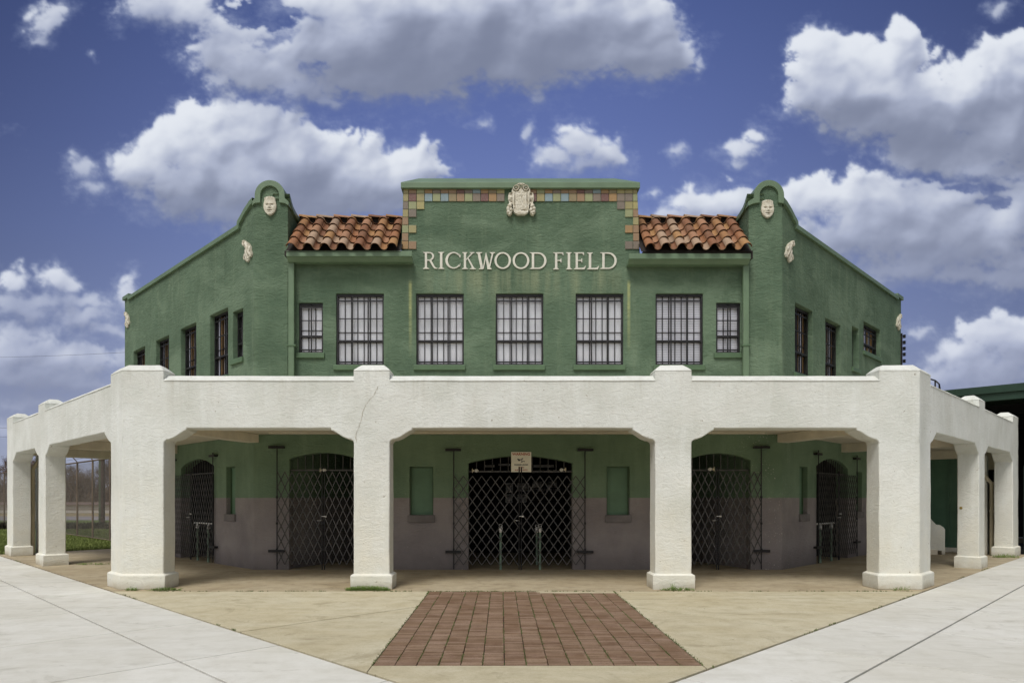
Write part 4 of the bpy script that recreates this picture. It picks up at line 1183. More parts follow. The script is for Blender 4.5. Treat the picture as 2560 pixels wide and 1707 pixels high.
# ------------------------------------------------------------------ right end of the arcade: green doors and curved cheek wall
DOORG = M_plain('green_steel_door', lin(84, 116, 96), .5, .1, 10, .1)
EN = Fr(tuple(AR.P(10.45, 0, 0).xy), (-S2, S2), (-S2, -S2))     # end plane, u = from the outer face inward
lenE = 3.6
root = empty('end_partition', EN.P(1.6, 0, 0), 0, 'dark green steel doors under a cream lintel closing the right end of the arcade', 'doors')
m = MB(); m.box(1.1, lenE, -.12, -.02, 2.86, 3.119, EN.P); m.box(.45, 1.1, -.12, -.02, 2.5, 3.119, EN.P); parented(m.build('lintel', CREAM, None), root)
for i in range(4):
    a = 1.12+i*.60
    m = MB(); m.box(a, a+.59, -.10, -.05, .14, 2.855, EN.P)
    m.box(a, a+.05, -.05, -.03, .14, 2.855, EN.P); m.box(a+.54, a+.59, -.05, -.03, .14, 2.855, EN.P); m.box(a+.05, a+.54, -.05, -.03, .14, .2, EN.P); m.box(a+.05, a+.54, -.05, -.03, 2.8, 2.855, EN.P)
    parented(m.build('door', DOORG, None, bevel=.004), root)
m = MB(); m.box(1.05, lenE, -.30, .10, 0, .14, EN.P); parented(m.build('threshold', WH, None, bevel=.01), root)
m = MB(); m.box(.46, 1.1, -.14, -.13, .0, 2.6, EN.P); parented(m.build('dark_panel', DARK, None), root)
# cheek wall beside the doors
cw = Fr((13.62, 20.35), (-S2, S2), (-S2, -S2))
q0 = (2363-VX)/FOC
root = empty('cheek_wall', (12.8, 19.9, 0), 0, 'low white stucco wall with a curved top standing in front of the dark green doors', 'low wall')
CH = Fr((FOC and q0*19.9, 19.9), (-1, 0), (0, -1))
prof = [(0, 0), (.10, 0), (.10, .12), (1.2, .12), (1.2, 1.25), (.62, 1.16), (.50, 1.14), (.42, 1.06), (.33, .95), (.24, .86), (.20, .88), (.13, .86), (.04, .80), (0, .74)]
o = slab_wall('wall', CH, prof, [], 0, -.22, WH, None, step=.12, amp=.004); parented(o, root)
m = MB(); m.box(.25, 1.4, -.30, .06, 0, .16, CH.P); parented(m.build('step', CREAMP, None, bevel=.02), root)
# small plate on the reveal of the second right pillar
q = AR.P(5.73-.63-.005, -.12, 1.42)
root = empty('pipe_plug', q, 0, 'small round brass plug on the inner face of the second right pillar', 'plug')
m = MB(); m.tube([AR.P(5.105, -.36, 1.42), AR.P(5.085, -.36, 1.42)], [.035, .03], 12); parented(m.build('plug_disc', M_plain('brass', lin(150, 130, 70), .5, 0, 10, .1), None), root)

# ------------------------------------------------------------------ grandstand at the far right
gs_ = empty('grandstand', (16.5, 20.6, 0), 0, 'dark green steel roofed grandstand behind the right end of the arcade', 'grandstand')
GF = Fr((22.5, 12.2), (-S2, S2), (-S2, -S2))
GF = Fr(tuple(EN.P(-9.0, .0, 0).xy), (-S2, S2), (-S2, -S2))
def G(o): return parented(o, gs_)
m = MB(); m.box(0, 13.5, -.14, .0, 4.76, 4.96, GF.P); m.box(0, 13.5, -.20, -.06, 4.54, 4.757, GF.P); G(m.build('fascia', DGREEN, None, bevel=.006))
m = MB(); m.box(0, 13.5, -22, -.14, 4.85, 5.0, GF.P); G(m.build('roof', DGREEN, None))
for u in (-0.0+8.72, 4.5, 0.3):
    m = MB(); m.box(u-.09, u+.09, -.45, -.21, 0, 4.54, GF.P); m.box(u-.03, u+.03, -.21, -.17, 0, 4.54, GF.P); G(m.build('column', DGREEN, None, bevel=.006))
m = MB(); m.box(0, 8.95, -.60, -.5, 0, 2.6, GF.P); G(m.build('wall', M_plain('dark_sheeting', (.02, .028, .024), .8, 0, 10, .2), None))
m = MB(); m.box(0, 13.5, -12, -11.8, 0, 4.85, GF.P); m.box(13.3, 13.5, -11.8, -.5, 2.0, 4.85, GF.P); G(m.build('back_wall', DARK, None))
for i in range(5):
    m = MB(); m.box(0, 13.5, -3.0-i*2, -2.8-i*2, 4.40, 4.70, GF.P); G(m.build('rafter', DARK, None))
# little rail on the arcade roof
root = empty('roof_rail', AR.P(1.5, -.8, 3.4), 0, 'short dark pipe rail on the arcade roof right of the corner pillar', 'rail')
m = MB()
rp = [AR.P(.7, -.7, 4.42), AR.P(1.42, -.7, 4.40), AR.P(1.95, -.7, 4.33)]
for a, b in ((2324, 944), (2337, 951), (2347.5, 960)): pass
def arp(px, py, d=-.9): return AR.P(AR.ua(px, d), d, AR.za(px, py, d))
m.tube([arp(2326, 947.5), arp(2338, 951), arp(2348, 960), arp(2350, 972)], .018, 6); m.tube([arp(2338, 951), arp(2338, 976)], .018, 6); m.tube([arp(2348, 960), arp(2349, 980)], .018, 6)
parented(m.build('rail_pipe', BLACK, None, smooth=40), root)
# ------------------------------------------------------------------ ground
def clip(poly, a, b, c):
    """keep a*x+b*y <= c"""
    out = []; n = len(poly)
    for i in range(n):
        p, q = poly[i], poly[(i+1) % n]; fp = a*p[0]+b*p[1]-c; fq = a*q[0]+b*q[1]-c
        if fp <= 0: out.append(p)
        if fp*fq < 0: t_ = fp/(fp-fq); out.append((p[0]+(q[0]-p[0])*t_, p[1]+(q[1]-p[1])*t_))
    return out
def split(polys, a, b, c, g):
    L = math.hypot(a, b); out = []
    for P in polys:
        for s in (1, -1):
            q = clip(P, s*a, s*b, s*c-g*L/2)
            if len(q) >= 3: out.append(q)
    return out
def slabs(name, polys, z, mat, th=.06, bevel=.004):
    m = MB()
    for P in polys:
        if len(P) < 3: continue
        m.plan(P, z-th, z)
    o = m.build(name, mat, None, bevel=bevel); tag(o, kind='structure'); return o
PAVE = M_concrete('light_concrete', lin(202, 200, 189), lin(178, 175, 161), lin(212, 211, 203), .03, .5, .2, .2, streak=(.5, 2.6, 1))
TAN = M_concrete('tan_concrete', lin(186, 176, 146), lin(154, 143, 114), lin(196, 189, 164), .03, .6, .5, .4, streak=(.7, 2.2, 1))
WALK = M_concrete('worn_floor_concrete', lin(164, 150, 122), lin(126, 113, 90), lin(180, 168, 142), .03, .6, .3, .25, streak=(.6, 1.8, 1))
ASPH = M_plain('old_asphalt', lin(142, 136, 138), .95, .2, 2, .12)
DIRT = M_plain('joint_filler', (.035, .03, .026), .95, .2, 60, .2)
GRS = M_plain('lawn_soil', lin(92, 108, 48), .95, .3, 8, .2)
FIELD = M_plain('dry_ground', lin(150, 136, 100), .95, .3, 1.5, .15)
m = MB(); m.box(-900, 900, -60, 1500, -.5, -.075); tag(m.build('ground', FIELD, None), kind='structure')
m = MB(); m.plan([(-14, 4), (14, 4), (22, 26), (8, 24), (-8, 24), (-22, 26)], -.074, -.035); tag(m.build('joint_bed', DIRT, None), kind='structure')
# light pavement: two runs meeting in front of the camera at right angles
big = [(-45, -8), (.31, -8), (.31, 4.85), (-45, 50)]
Lp = [clip(clip([(-45, -10), (.305, -10), (.305, 60), (-45, 60)], 1, 1, 5.145), 0, -1, 8)]
Lp = [clip(P, -1, -1, 4.5) for P in Lp]
for c in (3.64, 1.10, -1.4): Lp = split(Lp, 1, 1, c, .028)
for k in range(-6, 13): Lp = split(Lp, -1, 1, 10.15+2.95*k, .020)
slabs('left_pavement', Lp, 0.0, PAVE)
Rp = [clip([(.315, -10), (45, -10), (45, 60), (.315, 60)], -1, 1, 4.555)]
Rp = [clip(P, 1, -1, 4.5) for P in Rp]
for c in (3.02, .48, -2.0): Rp = split(Rp, -1, 1, c, .028)
for k in range(-6, 13): Rp = split(Rp, 1, 1, 10.85+2.92*k, .020)
slabs('right_pavement', Rp, 0.0, PAVE)
# tan apron in front of the arcade
BX0, BX1, BY0, BY1 = -1.27, 1.985, 6.72, 12.03
Ap = [clip(clip([(-8, 4.9), (9, 4.9), (9, 12.05), (-8, 12.05)], -1, -1, -5.19), -1*-1, 0, 99)]
Ap = [clip([(-9, 4.87), (10, 4.87), (10, 12.05), (-9, 12.05)], -1, -1, -5.195)]
Ap = [clip(P, -1, 1, 99) for P in Ap]
Ap = [clip(P, 1, -1, -4.605) for P in Ap]
L_ = [P for P in split(Ap, 1, 0, (BX0+BX1)/2, 0)]
left = clip(Ap[0], 1, 0, BX0-.008); right = clip(Ap[0], -1, 0, -BX1-.012); front = clip(clip(clip(Ap[0], 0, 1, BY0-.006), -1, 0, -BX0-.0), 1, 0, BX1+.0)
apr = split([left], -1, 1, 11.64, .032)+split([right], 1, 1, 12.35, .032)+[front]
apr.append([(.62, 11.86), (BX1, 11.86), (BX1, 12.05), (.62, 12.05)])
slabs('apron', apr, .003, TAN)
# floor of the arcade and passages
Fl = [tuple(AL.P(10.8, .03, 0).xy), tuple(AF.P(-.02, .03, 0).xy)]
fl = [(-7.12, 12.06), (7.72, 12.06)]
fl = [(5.195-12.06-.0, 12.06), (12.06-4.605, 12.06), tuple(AR.P(10.9, .21, 0).xy), tuple(AR.P(10.9, -3.2, 0).xy), (9.5, 22.5), (-9.0, 22.5), tuple(AL.P(11.2, -3.9, 0).xy), tuple(AL.P(10.9, .19, 0).xy)]
slabs('arcade_floor', [fl], .002, WALK, bevel=0)
# brick panel
BR_ = M_island('red_paving_brick', [lin(132, 84, 64), lin(148, 100, 80), lin(122, 76, 58), lin(156, 112, 94), lin(138, 90, 68), lin(116, 72, 58), lin(150, 106, 88), lin(128, 82, 66)], .9, .6, 50, .2, (.07, .05, .04))
def brick_mat():
    t = NT('paving_brick')
    g = t.n('NewGeometry'); p = g.outputs['Position']; r = g.outputs['Random Per Island']
    sep = t.n('SeparateXYZ', None, Vector=p); x, y, z = sep.outputs
    col = t.math('FLOOR', t.math('DIVIDE', t.math('SUBTRACT', x, BX0), .2137)); row = t.math('FLOOR', t.math('DIVIDE', t.math('ADD', y, t.math('MULTIPLY', col, .137)), .185))
    cv = t.n('CombineXYZ', None, X=col, Y=row); wn = t.n('TexWhiteNoise', {'noise_dimensions': '2D'}, Vector=cv).outputs[0]
    c = t.mix(wn, lin(122, 98, 76), lin(144, 122, 100)); c = t.mix(t.ramp(r, 0, 1, 0, .85), c, lin(104, 82, 64)); c = t.mix(t.ramp(r, .85, .9, 0, .5), c, lin(160, 138, 118))
    n = t.noise(p, 3, 5, .65); n2 = t.noise(p, 60, 3, .6)
    c = t.mix(t.ramp(n, .45, .75, 0, .6), c, lin(158, 134, 116)); c = t.mix(t.ramp(n2, .45, .75, 0, .45), c, lin(84, 58, 46))
    b = t.n('Bump', None, Strength=.6, Distance=.006, Height=n2)
    return t.finish(c, .92, b, spec=.2)
BRM = brick_mat()
m = MB(); rr = random.Random(9); nc = 15; pc = (BX1-BX0)/nc; rowp = .0605
for c in range(nc):
    x0 = BX0+c*pc; y = BY0+rr.uniform(0, .01); yend = BY1 if x0 < .60 else 11.85
    while y < yend-.03:
        d = rowp+rr.uniform(-.002, .002); z = .004+rr.uniform(-.0028, .0028); jx = rr.uniform(-.002, .002)
        m.box(x0+.0055+jx, x0+pc-.0055+jx, y+.0035, min(y+d-.0035, yend), -.05, z); y += d
o = m.build('brick_paving', BRM, None, recalc=False); tag(o, kind='structure')
# moss and soil filling the long joints
MOSS = M_plain('joint_moss', lin(96, 108, 58), .95, .5, 90, .3)
def tufts(name, pts, h, mat, rr, n=5, spread=.02, kind='stuff', w=.004, label=None, cat=None, lean=.6):
    m = MB()
    for x, y, z in pts:
        for i in range(n):
            bx, by = x+rr.gauss(0, spread), y+rr.gauss(0, spread*.8); a = rr.uniform(0, 2*PI); hh = h*rr.uniform(.45, 1.15); l = lean*hh*rr.uniform(.2, 1)
            dx, dy = math.cos(a), math.sin(a); wv = w*rr.uniform(.6, 1.3)
            p0 = (bx-dy*wv, by+dx*wv, z); p1 = (bx+dy*wv, by-dx*wv, z)
            q0 = (bx-dy*wv*.8+dx*l*.4, by+dx*wv*.8+dy*l*.4, z+hh*.6); q1 = (bx+dy*wv*.8+dx*l*.4, by-dx*wv*.8+dy*l*.4, z+hh*.6); t_ = (bx+dx*l, by+dy*l, z+hh)
            m.add([p0, p1, q1, q0, t_], [(0, 1, 2, 3), (3, 2, 4)])
    o = m.build(name, mat, None, recalc=False); tag(o, label, cat, kind=kind); return o
def M_leaf(name, a, b):
    t = NT(name); g = t.n('NewGeometry'); r = g.outputs['Random Per Island']; n = t.noise(g.outputs['Position'], .7, 3, .5)
    c = t.mix(r, a, b); c = t.mix(t.ramp(n, .35, .7, 0, .5), c, tuple(v*.7 for v in a)); return t.finish(c, .7, spec=.2)
LEAF = M_leaf('weed_leaf', lin(84, 98, 52), lin(112, 124, 74)); BLADE = M_leaf('grass_blade', lin(100, 114, 56), lin(130, 138, 78))
rr = random.Random(21); pts = []
for c in range(1, nc):
    x = BX0+c*pc; y = BY0
    yend = BY1 if x < .6 else 11.84
    while y < yend:
        if noise.noise(Vector((x*3, y*2.2, 1))) > .05 or rr.random() < .14: pts.append((x+rr.uniform(-.005, .005), y, .0))
        y += .022
for k in range(190):
    pts.append((rr.uniform(BX0-.05, .65), 12.04+rr.gauss(0, .015), .003))
tufts('joint_grass', pts, .013, LEAF, rr, 5, .006, w=.0026, label='thin green moss and grass along the joints of the brick paving', cat='grass')
pts = []
for k in range(420):
    x = rr.uniform(-6.6, 7.3)
    if noise.noise(Vector((x*1.3, 5, 2))) > .0 or rr.random() < .15: pts.append((x, 12.055+rr.gauss(0, .008), .003))
for k in range(260):
    t_ = rr.random()**1.0; y = 4.9+t_*14
    if noise.noise(Vector((y*1.1, 1, 7))) > .12: pts.append((y-4.585+rr.gauss(0, .006), y, .0))
    if noise.noise(Vector((y*1.1, 9, 7))) > .25: pts.append((5.175-y+rr.gauss(0, .006), y, .0))
for k in range(90):
    y = rr.uniform(6.7, 12); pts.append((BX1+.006, y, 0)); pts.append((BX0-.005, y, 0))
tufts('seam_grass', pts, .024, LEAF, rr, 5, .010, w=.003, label='sparse green sprouts along the concrete seams', cat='grass')
WEED = M_leaf('fresh_weed_leaf', lin(104, 134, 58), lin(138, 160, 84))
def weeds(x0, x1, y, n, h, label, ys=.03):
    root = empty('weed_clump', ((x0+x1)/2, y, 0), 0, label, 'weeds')
    r2 = random.Random(int(x0*100)); m = MB()
    for i in range(n):
        u = r2.random(); x = x0+(x1-x0)*u; yy = y+r2.gauss(0, ys); hh = h*(.35+.65*math.sin(PI*min(1, max(0, u)))**.5)*r2.uniform(.4, 1.1)
        top = Vector((x+r2.gauss(0, .03), yy+r2.gauss(0, .02), hh)); b = Vector((x, yy, 0))
        m.bar(b, top+Vector((0, 0, .001)), .003, .002)
        for j in range(6):
            c = b.lerp(top, r2.uniform(.2, 1)); a = r2.uniform(0, 2*PI); L = r2.uniform(.010, .022); w = L*.45
            d = Vector((math.cos(a), math.sin(a), r2.uniform(-.2, .6))).normalized(); s = Vector((-d.y, d.x, 0)).normalized()*w
            m.add([c, c+d*L*.5+s, c+d*L, c+d*L*.5-s], [(0, 1, 2, 3)])
    parented(m.build('foliage', WEED, None, recalc=False), root)
weeds(-2.78, -2.0, 12.20, 420, .085, 'thick green weeds at the foot of the left middle pillar')
weeds(-6.25, -5.75, 12.19, 130, .06, 'low weeds at the inner foot of the left corner pillar')
weeds(-6.72, -6.5, 12.20, 50, .06, 'tiny weed tuft at the outer foot of the left corner pillar')
weeds(2.85, 3.45, 12.20, 110, .06, 'scattered weeds at the foot of the right middle pillar')
weeds(3.05, 3.12, 12.20, 20, .13, 'taller thin weed in front of the right middle pillar')
weeds(7.0, 7.3, 12.19, 26, .08, 'thin weeds at the foot of the right corner pillar')
q = AR.P(9.3, -.2, 0); weeds(q.x-.3, q.x+.35, q.y-.1, 160, .10, 'green weeds at the foot of the rightmost pillar', .12)
q = AL.P(5.8, -.7, 0); weeds(q.x-.1, q.x+.7, q.y, 90, .05, 'low weeds on the floor behind the second left pillar', .08)

# ------------------------------------------------------------------ left background: lawn, fence, lot, trees
lawn = [tuple(AL.P(10.95, .25, 0).xy), tuple(AL.P(11.25, -4.0, 0).xy), (-8.6, 23.0), (-6, 40), (-30, 52), (-48, 52), tuple(AL.P(46, .25, 0).xy)]
m = MB(); m.plan(lawn, -.07, -.012); tag(m.build('lawn', GRS, None), kind='structure')
rr = random.Random(5); pts = []
while len(pts) < 15000:
    # positions within the strips that can be seen past the pillars
    Y = 20+rr.random()**1.6*24; k = rr.choice(((-.66, -.52), (-.66, -.52), (-.80, -.70))); X = Y*rr.uniform(*k)
    if X+Y > 5.25 and inside(X, Y, lawn): pts.append((X, Y, -.013))
tufts('lawn_grass', pts, .07, BLADE, rr, 4, .05, w=.010, label='mown green grass beyond the left end of the arcade', cat='grass')
m = MB(); m.plan([(-90, 37), (-6, 33), (-2, 62), (-90, 66)], -.072, -.03); tag(m.build('parking_lot', ASPH, None), kind='structure')

WIRE = M_plain('galvanised_wire', lin(128, 122, 112), .5, 0, 10, .1, .4)
POSTM = M_plain('rusty_fence_post', lin(112, 98, 84), .7, .1, 10, .15)
fence = empty('chain_link_fence', (-19, 30, 0), 0, 'tall chain link fence with angled top arms across the lawn on the left', 'fence')
FF = Fr((-11.0, 22.1), (-S2, S2), (-S2, -S2)); FLn = 34; FH = 3.12
m = MB(); dlt = .11
wv = .0055
for s_ in (1, -1):
    k = -int(FH/dlt)-1
    while k*dlt < FLn:
        u0 = k*dlt; za, zb = 0.04, FH
        ua_, ub_ = (u0, u0+FH) if s_ > 0 else (u0+FH, u0)
        # clip to 0..FLn
        pA, pB = [ua_, za], [ub_, zb]
        t0, t1 = 0, 1; du = ub_-ua_
        for lim, sg in ((0, 1), (FLn, -1)):
            ta = (lim-ua_)/du
            if sg*du > 0: t0 = max(t0, ta)
            else: t1 = min(t1, ta)
        if t1 > t0:
            m.bar(FF.P(ua_+du*t0, 0, za+(zb-za)*t0), FF.P(ua_+du*t1, 0, za+(zb-za)*t1), wv*2, .003, (-S2, -S2, 0))
        k += 1
parented(m.build('mesh_panel', WIRE, None, recalc=False), fence)
m = MB(); m.tube([FF.P(0, 0, FH+.06), FF.P(FLn, 0, FH+.06)], .035, 8); m.tube([FF.P(0, 0, .05), FF.P(FLn, 0, .05)], .02, 6); parented(m.build('rail', POSTM, None), fence)
for i in range(15):
    u = .9+i*2.35
    m = MB(); m.tube([FF.P(u, 0, -.05), FF.P(u, 0, FH+.10)], .038, 8); m.tube([FF.P(u, 0, FH+.08), FF.P(u+.0, .28, FH+.42)], .02, 6); parented(m.build('post', POSTM, None, smooth=40), fence)
m = MB()
for z, d in ((FH+.2, .1), (FH+.3, .19), (FH+.42, .28)): m.tube([FF.P(0, d, z), FF.P(FLn, d, z)], .006, 4)
parented(m.build('top_wires', WIRE, None), fence)
# hedge line and low kerb beyond the fence
HEDGE = M_leaf('hedge_leaf', lin(48, 44, 36), lin(66, 62, 44))
pts = [(-75+rr.random()*66, 0, 0) for _ in range(5200)]; pts = [(x, 36.3+(-x)*.012+rr.gauss(0, .15), -.03) for x, _, _ in pts]
tufts('hedge_strip', pts, .42, HEDGE, rr, 3, .12, w=.03, label='dark low scrub along the edge of the parking lot', cat='scrub')
f2 = empty('rail_fence', (-60, 64, 0), 0, 'low pale fence across the far side of the parking lot', 'fence')
m = MB()
for z in (.5, 1.25): m.box(-100, -20, 67.0, 67.04, z, z+.06)
parented(m.build('rail', POSTM, None), f2)
for i in range(24):
    m = MB(); m.box(-98+i*3.4-.04, -98+i*3.4+.04, 66.95, 67.03, -.05, 1.4); parented(m.build('post', POSTM, None), f2)
# pale building and pole far away
far = empty('distant_shed', (-45, 78, 0), 0, 'long low pale building far beyond the fence under the bare trees', 'building')
SHED = M_plain('shed_wall', lin(190, 184, 176), .8, 0, 2, .06); SHR = M_plain('shed_roof', lin(110, 92, 84), .8, 0, 2, .1)
m = MB(); m.box(-62, -34, 78, 84, -.05, .9); parented(m.build('wall', SHED, None), far)
m = MB(); m.add([(-62.4, 77.6, .9), (-33.6, 77.6, .9), (-33.6, 84.4, .9), (-62.4, 84.4, .9), (-62.4, 81, 1.2), (-33.6, 81, 1.2)], [(0, 1, 5, 4), (2, 3, 4, 5), (0, 4, 3), (1, 2, 5), (0, 3, 2, 1)]); parented(m.build('roof', SHR, None), far)
for i in range(0):
    m = MB(); m.box(-60+i*5.4, -58.2+i*5.4, 77.93, 77.97, .3, .7); parented(m.build('window', DARK, None), far)
m = MB(); m.tube([(-23.2, 39.5, -.1), (-23.2, 39.5, 6.4)], [.13, .12], 14); pl = empty('light_pole', (-23.3, 39.5, 0), 0, 'thick dark green pole standing beyond the fence', 'pole'); parented(m.build('shaft', M_plain('pole_green', lin(74, 84, 62), .8, .2, 8, .15), None, smooth=40), pl)
m = MB(); m.tube([(-22.92, 39.2, -.1), (-22.92, 39.2, 6.4)], [.11, .10], 12); pl = empty('utility_pole', (-22, 39.2, 0), 0, 'dark brown wooden pole beside the green pole beyond the fence', 'pole'); parented(m.build('shaft', M_plain('pole_wood', lin(70, 50, 44), .9, .3, 8, .2), None, smooth=40), pl)

# bare winter trees
BARK = M_plain('bare_bark', lin(96, 76, 64), .95, 0, 2, .2); TWIG = M_leaf('twig_haze', lin(84, 66, 50), lin(112, 92, 74))
def bare_tree(x, y, h, seed, label):
    r2 = random.Random(seed); root = empty('bare_tree', (x, y, 0), 0, label, 'tree', 'bare trees beyond the parking lot')
    mt = MB(); mc = MB()
    def grow(p, d, L, r, lev):
        q = p+d*L; mid = p.lerp(q, .5)+Vector((r2.gauss(0, L*.04), r2.gauss(0, L*.04), 0))
        (mt if lev < 2 else mc).tube([p, mid, q], [r, r*.85, r*.65], 5 if lev < 2 else 3, False)
        if lev >= 4:
            for _ in range(2):
                e_ = q+Vector((r2.gauss(0, .5), r2.gauss(0, .5), r2.uniform(0, .5)))*L; mc.tube([q, e_], [r*.6, r*.3], 3, False)
            return
        for k in range(r2.randint(4, 5) if lev else r2.randint(4, 6)):
            a = r2.uniform(0, 2*PI); sp = r2.uniform(.35, .8); side = Vector((math.cos(a), math.sin(a), 0))
            nd = (d+side*sp+Vector((0, 0, .12))).normalized(); s0 = p.lerp(q, r2.uniform(.55, 1.0))
            grow(s0, nd, L*r2.uniform(.55, .8), r*r2.uniform(.45, .62), lev+1)
    grow(Vector((x, y, -.1)), Vector((r2.gauss(0, .03), r2.gauss(0, .03), 1)).normalized(), h*.34, h*.022, 0)
    parented(mt.build('trunk', BARK, None, recalc=False), root); parented(mc.build('crown', TWIG, None, recalc=False), root)
tr = [(-66, 88, 9.5), (-58, 84, 8), (-52, 90, 9), (-47, 86, 8.5), (-43, 92, 9.5), (-38, 86, 7.5), (-74, 90, 10), (-69, 96, 11), (-61, 95, 9.5), (-55, 98, 10), (-49, 99, 10.5), (-80, 94, 10.5), (-64, 86, 7), (-41, 97, 9), (-45, 81, 6),
      (-50, 84, 7), (-54, 87, 7.5), (-57, 90, 8), (-60, 88, 7), (-48, 91, 8), (-52, 95, 9)]
kinds = ['tall', 'low', 'spreading']
for i, (x, y, h) in enumerate(tr): bare_tree(x, y, h*.88, 40+i, 'bare brown winter tree beyond the parking lot, seen through the left arcade')
m = MB(); r2 = random.Random(8)
for i in range(9000):
    x = r2.uniform(-95, -28); y = 99+r2.gauss(0, 2.5); z = r2.uniform(0, 4.6)*r2.random()**.3; a = r2.uniform(0, PI); L_ = r2.uniform(.4, 1.6)
    m.tube([(x, y, z), (x+math.cos(a)*L_*.5, y+.2, z+L_*r2.uniform(.2, .8))], .035, 3, False)
tag(m.build('brush_thicket', TWIG, None, recalc=False), 'tangled brown winter thicket behind the bare trees', 'thicket', kind='stuff')

# a far dark wood closing the horizon
m = MB(); r2 = random.Random(3)
for i in range(5200):
    x = r2.uniform(-420, 420); y = r2.uniform(300, 360); b = (x, y, -1); hh = r2.uniform(3, 8); a = r2.uniform(0, PI); w = r2.uniform(1.5, 4)
    dx, dy = math.cos(a)*w, math.sin(a)*w; m.add([(x-dx, y-dy, -1), (x+dx, y+dy, -1), (x+dx*.5, y+dy*.5, hh), (x-dx*.6, y-dy*.6, hh*.8)], [(0, 1, 2, 3)])
tag(m.build('distant_wood', M_leaf('far_wood', lin(92, 84, 84), lin(108, 98, 92)), None, recalc=False), 'hazy far-off belt of bare woodland on the horizon', 'woodland', kind='stuff')

# overhead wires
def wire(p, q, sag, label, r=.02):
    p = Vector(p); q = Vector(q); m = MB(); m.tube([p.lerp(q, i/16)-Vector((0, 0, sag*4*(i/16)*(1-i/16))) for i in range(17)], r, 5); o = m.build('power_line', BLACK, None); tag(o, label, 'wire')
def wp(px, py, Y): return ((px-VX)*Y/FOC, Y, EYE+(HZ-py)*Y/FOC)
wire(wp(-300, 890, 60), wp(360, 878, 42), .25, 'thin overhead wire crossing to the left end of the green building', .008)
wire(wp(-300, 1055, 60), wp(60, 1070, 60), .1, 'upper of two faint wires at the far left edge', .012)
wire(wp(-300, 1080, 60), wp(60, 1092, 60), .1, 'lower of two faint wires at the far left edge', .012)

